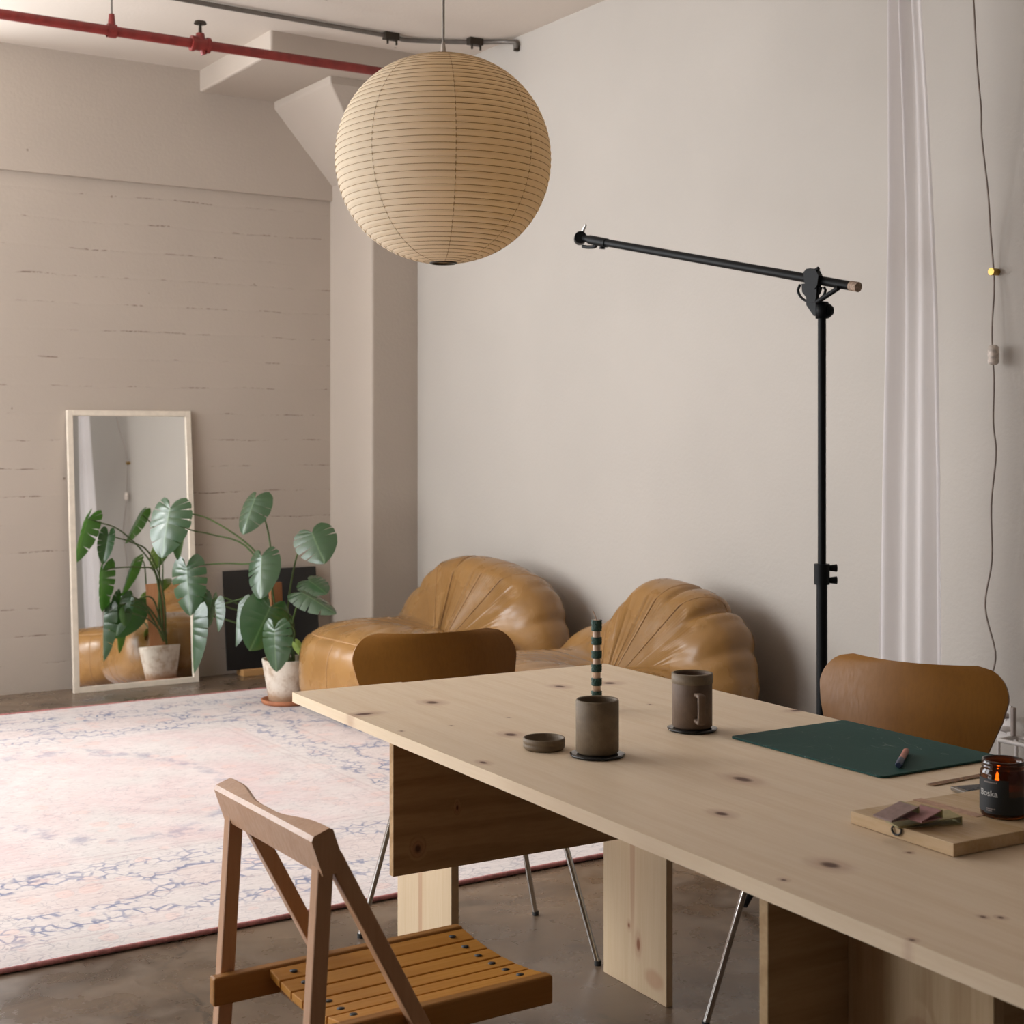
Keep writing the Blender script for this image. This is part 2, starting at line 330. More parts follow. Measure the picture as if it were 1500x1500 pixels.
# ------------------------------------------------------------------ rug
def rug_mat(hx, hy):
    m = NT('faded_persian_rug'); o = m.obj()
    warp = m.vmath('MULTIPLY', m.vmath('SUBTRACT', m.noise(o, 5, 3, .5, 0, True), (.5, .5, .5)), (.10, .10, 0))
    p = m.vmath('ADD', o, warp); x, y, z = m.sep(p); x0, y0, z0 = m.sep(o)
    e = m.math('MINIMUM', m.math('SUBTRACT', hx, m.math('ABSOLUTE', x0)), m.math('SUBTRACT', hy, m.math('ABSOLUTE', y0)))
    ew = m.math('MINIMUM', m.math('SUBTRACT', hx, m.math('ABSOLUTE', x)), m.math('SUBTRACT', hy, m.math('ABSOLUTE', y)))
    cream = (.48, .43, .405); pink = (.49, .335, .325); blue = (.085, .10, .19); coral = (.56, .34, .29)
    mott = m.noise(o, 2.6, 4, .6); field = m.rng(e, .80, .86)
    col = m.mix(m.math('MULTIPLY', m.rng(mott, .35, .62), m.math('ADD', m.math('MULTIPLY', field, .55), .18)), cream, pink)
    # rosettes (filled blobs), larger in the border
    v = m.n('TexVoronoi'); m.put(v.inputs['Vector'], p); v.inputs['Scale'].default_value = 9.5; v.inputs['Randomness'].default_value = .75
    blob = m.rng(v.outputs['Distance'], .30, .34, 1, 0); hue = m.sep(v.outputs['Color'])[0]
    col = m.mix(m.math('MULTIPLY', m.math('MULTIPLY', blob, m.rng(hue, .5, .55)), .45), col, coral)
    # scroll outlines
    ve = m.n('TexVoronoi', feature='DISTANCE_TO_EDGE'); m.put(ve.inputs['Vector'], p); ve.inputs['Scale'].default_value = 22
    ring = m.math('MAXIMUM', m.rng(m.math('ABSOLUTE', m.math('SUBTRACT', v.outputs['Distance'], .33)), .0, .035, 1, 0), m.math('MULTIPLY', m.rng(ve.outputs[0], .02, .055, 1, 0), .8))
    nc = m.rng(m.math('ABSOLUTE', m.math('SUBTRACT', m.noise(p, 14, 2, .5, 1.8), .5)), .0, .022, 1, 0)
    ring = m.math('MAXIMUM', ring, nc)
    brk = m.rng(m.noise(o, 11, 3, .7), .42, .60); brk2 = m.rng(m.noise(o, 1.7, 3, .6), .40, .62)
    lines = m.math('MULTIPLY', m.math('MULTIPLY', ring, brk), m.math('ADD', .38, m.math('MULTIPLY', brk2, .5)))
    lines = m.math('MULTIPLY', lines, m.math('ADD', .55, m.math('MULTIPLY', m.rng(e, .78, .86, 1, 0), .5)))
    col = m.mix(lines, col, (.15, .14, .18))
    # border bands: two scalloped dark chains and thin guard lines
    lace = m.rng(ve.outputs[0], .05, .13, 1, 0)
    wav = m.math('MULTIPLY', m.math('SINE', m.math('MULTIPLY', m.math('ADD', x0, y0), 22)), .022)
    for (c_, wd, amt) in ((.24, .060, 1.0), (.72, .065, .95)):
        bnd = m.rng(m.math('ABSOLUTE', m.math('SUBTRACT', m.math('ADD', ew, wav), c_)), wd*.35, wd, 1, 0)
        bnd = m.math('MULTIPLY', m.math('MULTIPLY', bnd, lace), m.math('MULTIPLY', m.rng(m.noise(o, 10, 3, .7), .36, .54), amt)); col = m.mix(bnd, col, blue)
    dxe = m.math('SUBTRACT', hx, m.math('ABSOLUTE', x0)); dye = m.math('SUBTRACT', hy, m.math('ABSOLUTE', y0))
    side = m.math('LESS_THAN', dxe, dye); al = m.math('ADD', m.math('MULTIPLY', side, y), m.math('MULTIPLY', m.math('SUBTRACT', 1, side), x))
    for (per, off, ax_, ay_, ce, amt) in ((.95, 0, .33, .15, .50, .8), (.95, .475, .13, .10, .50, .8), (.40, .1, .10, .05, .20, .6)):
        u_ = m.math('MULTIPLY', m.math('SUBTRACT', m.math('FRACT', m.math('MULTIPLY', m.math('ADD', al, off), 1/per)), .5), per/ax_)
        v_ = m.math('MULTIPLY', m.math('SUBTRACT', ew, ce), 1/ay_)
        rr2 = m.math('SQRT', m.math('ADD', m.math('MULTIPLY', u_, u_), m.math('MULTIPLY', v_, v_)))
        rg2 = m.math('MULTIPLY', m.rng(m.math('ABSOLUTE', m.math('SUBTRACT', rr2, 1)), .08, .24, 1, 0), lace)
        col = m.mix(m.math('MULTIPLY', m.rng(rr2, .7, 1.0, .16, 0), m.rng(e, .84, .86, 1, 0)), col, coral)
        col = m.mix(m.math('MULTIPLY', m.math('MULTIPLY', rg2, m.rng(m.noise(o, 10, 3, .7), .36, .52)), m.math('MULTIPLY', m.rng(e, .84, .86, 1, 0), min(1, amt*1.25))), col, blue)
    for c_ in (.14, .40, .58, .82, .86):
        g = m.rng(m.math('ABSOLUTE', m.math('SUBTRACT', e, c_)), .003, .010, 1, 0); col = m.mix(m.math('MULTIPLY', g, .35), col, (.32, .22, .22))
    # medallion in the middle of the field
    md = m.vmath('LENGTH', m.vmath('MULTIPLY', p, (1/.55, 1/.85, 0)))
    mr = m.rng(m.math('ABSOLUTE', m.math('SUBTRACT', m.math('ADD', md, m.math('MULTIPLY', m.noise(o, 7, 2), .25)), 1.0)), .02, .10, 1, 0)
    col = m.mix(m.math('MULTIPLY', m.math('MULTIPLY', mr, brk), .5), col, blue)
    # wear and knotted rows
    wear = m.rng(m.noise(o, 3.4, 5, .65), .38, .68); col = m.mix(m.math('MULTIPLY', wear, .30), col, (.66, .58, .55))
    rows = m.noise(m.vmath('MULTIPLY', o, (22, 95, 1)), 1.0, 3, .7); col = m.mix(m.math('MULTIPLY', m.rng(rows, .45, .75), .40), col, (.68, .61, .58))
    dk = m.rng(m.noise(m.vmath('MULTIPLY', o, (30, 80, 1)), 1.0, 2, .6), .58, .72); col = m.mix(m.math('MULTIPLY', dk, .55), col, (.20, .15, .165))
    m.set(col, .95, Specular_IOR_Level=.1, Sheen_Weight=.25); m.bump(rows, .35, .004); return m.m
RX0, RX1, RY0, RY1 = -.05, 3.42, 3.775, 7.245
rc = Vector(((RX0+RX1)/2, (RY0+RY1)/2, 0)); hx, hy = (RX1-RX0)/2, (RY1-RY0)/2
rr = empty('persian_rug', rc, 'large faded pink and cream Persian rug with blue scrollwork on concrete floor', 'rug')
n = 40; P = []
for i in range(n+1):
    row = []
    for j in range(n+1):
        x = RX0+(RX1-RX0)*i/n; y = RY0+(RY1-RY0)*j/n
        row.append((x, y, .011+.0012*math.sin(3.1*x+1.7*y)+.001*math.sin(7*y)))
    P.append(row)
m = MB().grid(P); m.box(RX0, RX1, RY0, RY1, .001, .008); m.build('pile', rug_mat(hx, hy), rr, rc)
m_bind = plain('rug_binding', (.38, .15, .14), .9, var=.25, vs_=60)
edge = []
for (ax, ay, bx, by) in ((RX0, RY0, RX1, RY0), (RX1, RY0, RX1, RY1), (RX1, RY1, RX0, RY1), (RX0, RY1, RX0, RY0)):
    for k in range(24): t = k/24; edge.append((ax+(bx-ax)*t, ay+(by-ay)*t, .009))
MB().tube(edge, .0075, 8, closed=True).build('binding', m_bind, rr, rc)
# ------------------------------------------------------------------ table
TA = PZ(429.5, 1014.3, .735); TB = PZ(887, 971.5, .735); TZ, TT = .735, .024
tx = (TB-TA); TW = tx.length; tang = math.atan2(tx.y, tx.x); TL = 2.34
tb = empty('work_table', (TA.x, TA.y, 0), 'long pale pine plank table with slab legs and knots', 'table', rz=tang)
Minv = (Matrix.Translation((TA.x, TA.y, 0)) @ Matrix.Rotation(tang, 4, 'Z')).inverted()
def TP(px, py, z=.735): return Minv @ PZ(px, py, z)
kn = []
for (px, py, ru, rv) in ((633, 1029, .018, .022), (748, 1076, .016, .02), (533, 1046, .03, .016), (820, 1005, .016, .02), (1013, 1066, .014, .014), (893, 1000, .02, .02), (1088, 1141, .017, .03), (1057, 1192, .012, .018),
                         (1216, 1267, .016, .022), (1148, 1289, .005, .006), (1332, 1249, .005, .005), (1440, 1343, .005, .006), (1466, 1344, .005, .006), (1336, 1377, .005, .006), (1166, 1040, .02, .012),
                         (708, 1117, .008, .014), (588, 1071, .004, .005), (661, 1063, .004, .004), (745, 1051, .004, .004), (952, 1031, .004, .005), (1072, 1287, .010, .012)):
    q = TP(px, py); kn.append((q.x, q.y, ru, rv))
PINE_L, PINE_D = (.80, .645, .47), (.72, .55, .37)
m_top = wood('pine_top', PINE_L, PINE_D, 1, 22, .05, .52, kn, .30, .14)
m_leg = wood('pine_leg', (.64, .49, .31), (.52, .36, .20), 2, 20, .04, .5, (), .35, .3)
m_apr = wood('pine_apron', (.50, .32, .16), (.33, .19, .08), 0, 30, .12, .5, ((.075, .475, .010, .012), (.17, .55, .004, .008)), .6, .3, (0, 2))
s1 = TP(589, 999.4).x; gaps = [(0, s1-.0005), (s1+.0008, (s1+TW)/2-.0003), ((s1+TW)/2+.0005, TW)]
for k, (x0, x1) in enumerate(gaps):
    MB().box(x0, x1, -TL, (.006, 0, .003)[k], TZ-TT, TZ-.0006*k).build('plank', m_top, tb)
AH, AT, SW, ST = .288, .019, .268, .019
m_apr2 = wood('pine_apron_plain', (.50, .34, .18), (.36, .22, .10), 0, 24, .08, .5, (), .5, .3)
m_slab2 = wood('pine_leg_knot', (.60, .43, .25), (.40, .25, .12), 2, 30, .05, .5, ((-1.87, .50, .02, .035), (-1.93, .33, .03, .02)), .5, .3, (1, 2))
ya = TP(576, 1285, TZ-TT-AH).y     # front face of far apron
AX0 = TP(576, 1285, TZ-TT-AH).x
yb2 = TP(1121, 1316, TZ-TT).y+.026
yk = ya+AT
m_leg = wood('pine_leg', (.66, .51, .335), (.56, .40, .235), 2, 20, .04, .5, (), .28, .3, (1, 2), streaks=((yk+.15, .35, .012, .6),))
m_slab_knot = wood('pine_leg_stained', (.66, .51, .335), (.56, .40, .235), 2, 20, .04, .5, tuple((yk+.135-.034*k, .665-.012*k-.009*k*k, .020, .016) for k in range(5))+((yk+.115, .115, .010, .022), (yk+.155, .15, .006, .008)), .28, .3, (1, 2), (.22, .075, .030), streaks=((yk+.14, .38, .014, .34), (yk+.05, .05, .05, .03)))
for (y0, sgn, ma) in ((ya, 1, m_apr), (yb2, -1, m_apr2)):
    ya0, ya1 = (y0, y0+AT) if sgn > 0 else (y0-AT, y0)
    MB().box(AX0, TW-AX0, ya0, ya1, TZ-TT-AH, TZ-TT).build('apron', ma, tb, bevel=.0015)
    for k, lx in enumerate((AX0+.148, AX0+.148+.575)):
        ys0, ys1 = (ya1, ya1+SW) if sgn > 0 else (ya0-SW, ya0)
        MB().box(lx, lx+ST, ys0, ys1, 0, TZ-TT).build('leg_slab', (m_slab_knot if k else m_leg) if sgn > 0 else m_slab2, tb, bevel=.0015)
# ------------------------------------------------------------------ plywood shell chairs
m_ply = wood('walnut_plywood', (.255, .108, .018), (.205, .083, .013), 2, 10, .06, .42, (), .3, .25, coat=.0)
m_chr = plain('chrome', (.62, .60, .57), .16, 1.0, var=.04)
m_blk = plain('black_rubber', (.02, .02, .02), .6)
def shell_chair(name, label):
    e = empty(name, (0, 0, 0), label, 'chair', 'plywood shell chairs at the table')
    cl = bez([(0, .205, .418), (0, .17, .436), (0, .05, .440), (0, -.08, .432), (0, -.17, .446), (0, -.215, .50), (0, -.245, .58), (0, -.275, .68), (0, -.312, .805)], 144)
    L = [0]
    for a, b in zip(cl, cl[1:]): L.append(L[-1]+(b-a).length)
    tot = L[-1]; U_ = 25; top = []; bot = []
    for i, c_ in enumerate(cl):
        s_ = L[i]/tot; z = c_.z
        t = (cl[min(i+1, len(cl)-1)]-cl[max(i-1, 0)]).normalized(); nrm = Vector((1, 0, 0)).cross(t).normalized()
        hw = np.interp(s_, [0, .06, .2, .34, .43, .50, .56, .64, .74, .84, .91, .955, .985, 1], [.150, .195, .212, .205, .165, .140, .138, .165, .208, .235, .246, .248, .248, .247])
        de = tot-L[i]; rc_ = .085
        if de < rc_: hw -= rc_-math.sqrt(max(0, rc_*rc_-(rc_-de)**2))
        rt, rb = [], []
        for j in range(U_):
            u = -1+2*j/(U_-1); x = hw*u
            bend = .040*sm(.5, .75, s_)*u*u+.012*u*u*(1-sm(.1, .5, s_))-.012*sm(0, .12, .12-s_)
            sag = -.010*sm(.9, 1, s_)*(1-u*u) + .004*sm(.9, 1, s_)*u*u
            p = c_+Vector((x, 0, 0))+nrm*bend*1.0+t*sag
            rt.append(p+nrm*.0045); rb.append(p-nrm*.0045)
        top.append(rt); bot.append(rb)
    m = MB().grid(top); m.grid([list(reversed(r)) for r in bot])
    per = [(i, 0) for i in range(len(cl))]+[(len(cl)-1, j) for j in range(1, U_)]+[(i, U_-1) for i in range(len(cl)-2, -1, -1)]+[(0, j) for j in range(U_-2, 0, -1)]
    m.grid([[top[i][j], bot[i][j]] for i, j in per]+[[top[0][0], bot[0][0]]], False)
    m.build('seat_shell', m_ply, e)
    MB().lathe([(.001, .408), (.07, .408), (.075, .416), (.06, .428), (.001, .430)], (0, 0, 0), 24).build('mount_plate', m_blk, e)
    for sx in (-1, 1):
        for sy in (-1, 1):
            foot = Vector((sx*.255, sy*.215 if sy > 0 else -.205, .006))
            pts = bez([(sx*.03, sy*.05, .405), (sx*.10, sy*.105, .402), (sx*.155, sy*.142, .392), (sx*.172, sy*.155, .36), foot], 30)
            lg = MB().tube(pts, .0078, 12).build('leg', m_chr, e)
            MB().tube([foot-UP*.006, foot+UP*.006], .0092, 12).build('foot_glide', m_blk, lg)
    return e
ca = shell_chair('plywood_chair', 'brown plywood shell chair tucked at table end by the tan bean bags')
fA, fD, fC = PZ(505, 1378, 0), PZ(770, 1337, 0), PZ(868, 1408, 0)
cA = (fA+fC)/2; dAD = fD-fA
ca.location = (cA.x+.022, cA.y-.01, 0); ca.rotation_euler = (0, 0, math.atan2(dAD.y, dAD.x)+PI-math.radians(4))
cb = copy_tree(ca); cb['label'] = 'brown plywood shell chair in front of white curtain and wall outlet'
bk = PZ(1328, 968, .80); ang = math.radians(180+18); fdir = Vector((math.cos(ang), math.sin(ang), 0)); pc = bk+fdir*.305
cb.location = (pc.x, pc.y, 0); cb.rotation_euler = (0, 0, ang-PI/2)
# ------------------------------------------------------------------ slatted folding chair
m_fc = wood('chair_beech', (.58, .33, .19), (.48, .255, .135), 2, 18, .05, .34, (), .3, .4, coat=.1)
m_fs = wood('chair_slat', (.57, .265, .055), (.47, .20, .036), 0, 22, .05, .42, (), .35, .18, coat=.0)
m_fr = wood('chair_rail_shaded', (.40, .19, .055), (.32, .14, .038), 0, 22, .05, .42, (), .35, .2)  # darker copy of the slat wood; shade on the rails is in the colour
fo = Vector((1.15, 2.165, 0))
fc = empty('folding_chair', fo, 'slatted brown wooden folding chair with curved back rail beside the table', 'chair')
for (y0, y1) in ((2.325, 2.350), (1.980, 2.006)):
    yc = (y0+y1)/2
    MB().bar((.912, yc, 0), (.956, yc, .712), .026, y1-y0, (0, 1, 0)).build('rear_leg', m_fc, fc, fo, bevel=.003)
    u = Vector((-.467, 0, .884)); b0 = Vector((1.0, yc, .665))
    foot = b0-u*(.665/.884)
    MB().bar(foot, b0+u*.065, .026, y1-y0, (0, 1, 0)).build('front_leg', m_fc, fc, fo, bevel=.003)
    MB().bar((1.348, yc, .0), (1.352, yc, .004), .03, .028).build('foot_pad', m_blk, fc, fo)
for (y0, y1) in ((2.300, 2.322), (2.009, 2.031)):
    MB().box(.905 if y0 > 2.2 else .93, 1.387, y0, y1, .404, .452).build('seat_rail', m_fr, fc, fo, bevel=.004)
ns = 6; yy0, yy1 = 2.0315, 2.2995; pw = (yy1-yy0)/ns
def dish(y): t = (y-2.165)/.135; return .4375+.012*t*t
for k in range(ns):
    a = yy0+pw*k+.0022; b = yy0+pw*(k+1)-.0022; za, zb = dish(a), dish(b); x0, x1 = 1.003, 1.385; th = .013
    so_ = MB().hexa([(x0, a, za-th), (x1, a, za-th), (x1, b, zb-th), (x0, b, zb-th), (x0, a, za), (x1, a, za), (x1, b, zb), (x0, b, zb)]).build('slat', m_fs, fc, fo, bevel=.0015)
    for xs in (x0+.035, x1-.035):
        MB().lathe([(.0001, .0008), (.0065, .0008), (.0065, -.002), (.0001, -.002)], (xs, (a+b)/2, (za+zb)/2+.0003), 14).build('screw_hole', m_blk, so_, fo)
for xs in (1.035, 1.352): MB().box(xs-.012, xs+.012, 2.03, 2.30, .406, .423).build('cross_bar', m_fs, fc, fo)
# back rail: leaning section, scooped front
nY = 28; ring = []
u = Vector((-.33, 0, .944)); nf = Vector((.944, 0, .33))
for i in range(nY+1):
    y = 1.972+(2.357-1.972)*i/nY; t = (y-2.165)/.193
    th = .019+.019*float(sm(.15, .80, np.array(abs(t)))); o0 = Vector((.948, y, .693))
    sec = []
    for (a, b) in ((0, .006), (.005, 0), (.062, 0), (.068, .006), (.068, th-.005), (.063, th), (.006, th), (0, th-.006)): sec.append(o0+u*a+nf*b)
    ring.append(sec+[sec[0]])
m = MB().grid(ring, True); m.add(ring[0][:-1], [tuple(range(8))]); m.add(ring[-1][:-1], [tuple(reversed(range(8)))])
bo = m.build('back_rail', m_fc, fc, fo)
md = bo.modifiers.new('edge', 'EDGE_SPLIT'); md.split_angle = math.radians(40)
# ------------------------------------------------------------------ paper lantern
LD = 4.25; lc = PD(649.5, 234, LD); LR = 157.0/F*LD; LH = 150.5/F*LD
def paper_mat():
    m = NT('lantern_paper'); o = m.obj(); nz = m.noise(o, 30, 4, .6)
    c = m.mix(nz, (.80, .73, .59), (.87, .80, .66))
    d = m.n('BsdfDiffuse'); t = m.n('BsdfTranslucent'); m.put(d.inputs[0], c); m.put(t.inputs[0], (.82, .62, .36, 1))
    mx = m.n('MixShader'); mx.inputs[0].default_value = .48; m.t.links.new(d.outputs[0], mx.inputs[1]); m.t.links.new(t.outputs[0], mx.inputs[2])
    m.t.links.new(mx.outputs[0], m.out.inputs[0]); return m.m
m_pap = paper_mat(); m_rib = plain('lantern_rib', (.33, .21, .09), .8, var=.05)
la = empty('paper_lantern', lc, 'large round ribbed cream paper pendant lantern hanging from the ceiling', 'lamp')
NR = 46
def lprof(a):   # a 0 top .. 1 bottom
    th = PI*(.055+.913*a); r = math.sin(th)**.93; z = math.cos(th)
    return LR*r, LH*z*1.006
prof = []
for i in range(NR):
    for k in range(4):
        a = (i+k/4)/NR; r, z = lprof(a); bul = .0038*math.sin(PI*k/4); prof.append((r+bul-.0015, z))
prof.append(lprof(1))
MB().lathe(prof, lc, 96).build('paper_shade', m_pap, la, lc)
m = MB()
for i in range(1, NR):
    r, z = lprof(i/NR); m.tube([lc+Vector((r*math.cos(2*PI*k/72), r*math.sin(2*PI*k/72), z)) for k in range(72)], .0008, 4, closed=True)
tag(m.build('rib_wires', m_rib, la, lc), None, None, None, 'stuff')
base_a = math.atan2(-VIEW.y, -VIEW.x)
for k in range(8):
    a = base_a+math.radians(9)+2*PI*k/8; pts = []
    for i in range(49):
        r, z = lprof(i/48); r += .0010; pts.append(lc+Vector((r*math.cos(a), r*math.sin(a), z)))
    MB().tube(pts, .0009, 4).build('paper_seam', m_rib, la, lc)
r0, z0 = lprof(1); MB().tube([lc+Vector((r0*math.cos(2*PI*k/32), r0*math.sin(2*PI*k/32), z0)) for k in range(32)], .004, 8, closed=True).build('bottom_ring', m_brz, la, lc)
r1, z1 = lprof(0); MB().tube([lc+Vector((r1*math.cos(2*PI*k/32), r1*math.sin(2*PI*k/32), z1)) for k in range(32)], .003, 8, closed=True).build('top_ring', m_brz, la, lc)
m_cordg = plain('grey_flex', (.22, .19, .16), .6); m_socket = plain('socket_plastic', (.42, .36, .31), .5)
tz = lc.z+z1; MB().tube([(lc.x, lc.y, tz-.10), (lc.x, lc.y, ZC)], .0038, 8).build('cord', m_cordg, la, lc)
MB().lathe([(.001, .045), (.005, .045), (.008, .02), (.012, 0), (.018, -.03), (.018, -.09), (.001, -.09)], (lc.x, lc.y, tz), 16).build('lamp_holder', m_socket, la, lc)
m = MB(); m.tube([(lc.x-r1, lc.y, tz), (lc.x+r1, lc.y, tz)], .002, 6)
wr = [PD(617, 92, LD), PD(620, 85, LD), PD(624, 86, LD), PD(624, 92, LD)]
m.build('wire_bridge', m_brz, la, lc); MB().tube(wr, .0015, 6).build('wire_hook', m_brz, la, lc)
# ------------------------------------------------------------------ bean bags
def leather_mat():
    m = NT('tan_leather'); o = m.obj(); a = m.noise(o, 3, 4, .6); f = m.noise(o, 230, 3, .6)
    c = m.mix(m.rng(a, .3, .7), (.235, .118, .034), (.31, .162, .050))
    c = m.mix(m.math('MULTIPLY', m.rng(f, .5, .7), .15), c, (.20, .10, .04))
    m.set(c, m.rng(a, .3, .7, .22, .32), Specular_IOR_Level=.55); cr = m.noise(m.vmath('ADD', o, m.vmath('MULTIPLY', m.noise(o, 4, 2, .5, 0, True), (.3, .3, .3))), 3.2, 1, .4)
    ridge = m.math('ABSOLUTE', m.math('SUBTRACT', cr, .5))
    m.bump(m.math('ADD', m.math('MULTIPLY', m.rng(ridge, 0, .14), 1.0), m.math('MULTIPLY', f, .03)), .13, .022); return m.m
m_lea = leather_mat(); m_seam = plain('seam_leather', (.36, .20, .085), .4)
def bean_bag(name, label, loc, rz, seed, sx, sy, sz, seatz=1.0, tilt=0.0, sh=((.36, .62, .17),)):
    e = empty(name, loc, label, 'bean bag', rz=rz)
    ph = np.random.RandomState(seed).rand(12)*6.28
    cen = np.array([.02, 0, .27])
    def imp(p):
        x, y, z = p[..., 0], p[..., 1], p[..., 2]
        rs = (np.abs((x+.10)/.61)**2.5+np.abs(y/.69)**2.5)**(1/2.5)
        fs = ((rs**3.4)+np.abs((z-.215)/(.245*seatz))**3.4)**(1/3.4)-1
        # side bolster arch of the back
        bx = x-.34-(z-.3)*.18
        hz_ = .405+tilt*y
        for y0_, y1_, dr_ in sh: hz_ = hz_-dr_*(sm(y0_, y1_, y) if y1_ > y0_ else sm(-y0_, -y1_, -y))
        fb = (np.abs(bx/.27)**2.3+np.abs(y/(.69-.10*np.clip(z-.45, 0, 1)))**2.6+np.abs((z-.34)/hz_)**2.2)**(1/2.3)-1
        ds, db = fs*.30, fb*.27; k = .045
        h = np.clip(.5+.5*(db-ds)/k, 0, 1); d = db*(1-h)+ds*h-k*h*(1-h)
        d += .075*np.exp(-((x-.02)/.20)**2-(y/.30)**2-((z-.46)/.16)**2)   # sitting hollow
        return d
    def surf(D):
        lo = np.zeros(D.shape[:-1]); hi = np.full(D.shape[:-1], 1.3)
        for _ in range(26):
            mid = (lo+hi)/2; ins = imp(cen+D*mid[..., None]) < 0
            lo = np.where(ins, mid, lo); hi = np.where(ins, hi, mid)
        return cen+D*lo[..., None]
    def disp(p, D):
        x, y, z = p[..., 0], p[..., 1], p[..., 2]
        cx, cz = .10, .42
        th = np.arctan2(y, -(x-cx)); rad = np.hypot(y, x-cx)
        seat = sm(.33, .43, z)*sm(.16, .02, x)
        w1 = 1-np.abs(np.sin(th*7.5+ph[0]+.6*np.sin(2*th+ph[1])+1.1*rad))**.7
        w2 = 1-np.abs(np.sin(th*13+ph[2]+.8*np.sin(3*th+ph[3])))**.8
        d = -seat*(.032*w1*sm(.66, .10, rad)+.022*w2*sm(.08, .40, rad)*sm(.80, .62, rad))
        phi = np.arctan2(y, z-cz+.32)*1.25
        back = sm(.08, .22, x)*sm(.36, .50, z)*(D[..., 0] < .95)
        front = sm(.75, .25, x-(z-.3)*.18)
        jr = np.random.RandomState(seed+5); gr = 0
        wob = .12*np.sin(5.0*(z-.4)+ph[4])
        for c0, dep, wdt in ((-1.32, .03, .05), (-1.15, .035, .06), (-.90, .020, .04), (-.70, .055, .05), (-.40, .028, .03), (-.22, .050, .035), (.22, .060, .045), (.36, .022, .03), (.56, .050, .05), (.74, .030, .035), (1.0, .055, .06)):
            cc_ = c0+jr.uniform(-.08, .08); ex_ = jr.choice([.50, .56, .60, .64, .80])
            gr = gr+dep*jr.uniform(.7, 1.1)*np.exp(-np.abs((phi-cc_-wob*jr.uniform(-1, 1))/(wdt*1.25))**1.4)*sm(ex_+.15, ex_-.15, z)
        lump = .022*np.sin(phi*3.1+ph[6])*np.sin(7*z+ph[7])
        d += back*(lump*1.3-gr*front*1.5)
        d += .016*np.sin(3.1*y+ph[8]+4*z)*np.sin(4.3*x+ph[9])
        side = sm(.46, .36, z)
        ps = np.arctan2(y, -x)
        d -= side*.006*(1-np.abs(np.sin(ps*9+ph[10]+2.5*z))**.5)*sm(.05, .25, z)
        # seam pinch around the seat edge
        d -= .010*np.exp(-((z-seam_z(ps))/.012)**2)*sm(.25, .10, x)
        return d
    def seam_z(ps): return .385+.012*np.cos(2*ps)
    nth, nph = 240, 150
    T = np.linspace(0, 2*PI, nth, endpoint=False); V = np.linspace(.0, PI, nph)
    TT_, VV = np.meshgrid(T, V, indexing='ij')
    D = np.stack([np.sin(VV)*np.cos(TT_), np.sin(VV)*np.sin(TT_), np.cos(VV)], -1)
    p = surf(D); dd = disp(p, D); p = p+D*dd[..., None]
    sc = np.array([sx, sy, sz]); p = p*sc; p[..., 2] = np.maximum(p[..., 2], .004)
    m = MB().grid([[tuple(q) for q in r] for r in p], True, True)
    m.build('leather_cover', m_lea, e)
    def onsurf(DD):
        DD = DD/np.linalg.norm(DD, axis=-1, keepdims=True); q = surf(DD); q = q+DD*disp(q, DD)[..., None]; q = q*sc; q[..., 2] = np.maximum(q[..., 2], .004); return q
    def at_z(ps, zt):   # direction hitting the side at height zt
        lo = np.full(ps.shape, -1.2); hi = np.full(ps.shape, 1.4)
        for _ in range(22):
            mid = (lo+hi)/2; DD = np.stack([-np.cos(ps)*np.cos(mid), np.sin(ps)*np.cos(mid), np.sin(mid)], -1); q = surf(DD)
            up = q[..., 2] > zt; hi = np.where(up, mid, hi); lo = np.where(up, lo, mid)
        return np.stack([-np.cos(ps)*np.cos(mid), np.sin(ps)*np.cos(mid), np.sin(mid)], -1)
    ps = np.linspace(-1.75, 1.75, 90); q = onsurf(at_z(ps, seam_z(ps)))
    MB().tube([tuple(v) for v in q], .0042, 6).build('rim_seam', m_seam, e)
    for a in (-2.2, -1.45, -.75, 0.02, .75, 1.45, 2.2):
        zz = np.linspace(.02, .375, 26); q = onsurf(at_z(np.full(26, a), zz))
        MB().tube([tuple(v) for v in q], .0026, 5).build('panel_seam', m_seam, e)
    for a in (-.95, -.35, .35, .95):       # seams running over the back
        tt = np.linspace(.35, 1.45, 40); DD = np.stack([np.cos(tt)*0+np.cos(tt)*.9, np.sin(a)*np.ones(40)*.75, np.sin(tt)], -1)
        q = onsurf(DD); MB().tube([tuple(v) for v in q], .0022, 5).build('back_seam', m_seam, e)
    return e
bean_bag('bean_bag', 'big tan leather bean bag chair next to potted plant and pillar', (3.515, 6.13, .0165), math.radians(3), 3, .80, .94, .98)
bean_bag('bean_bag', 'tan leather bean bag chair slumped between other bean bag and black stand', (3.52, 4.79, .0165), math.radians(-2), 11, .82, .87, .985, tilt=-.05, sh=((.02, .30, .15), (-.40, -.62, .06)))
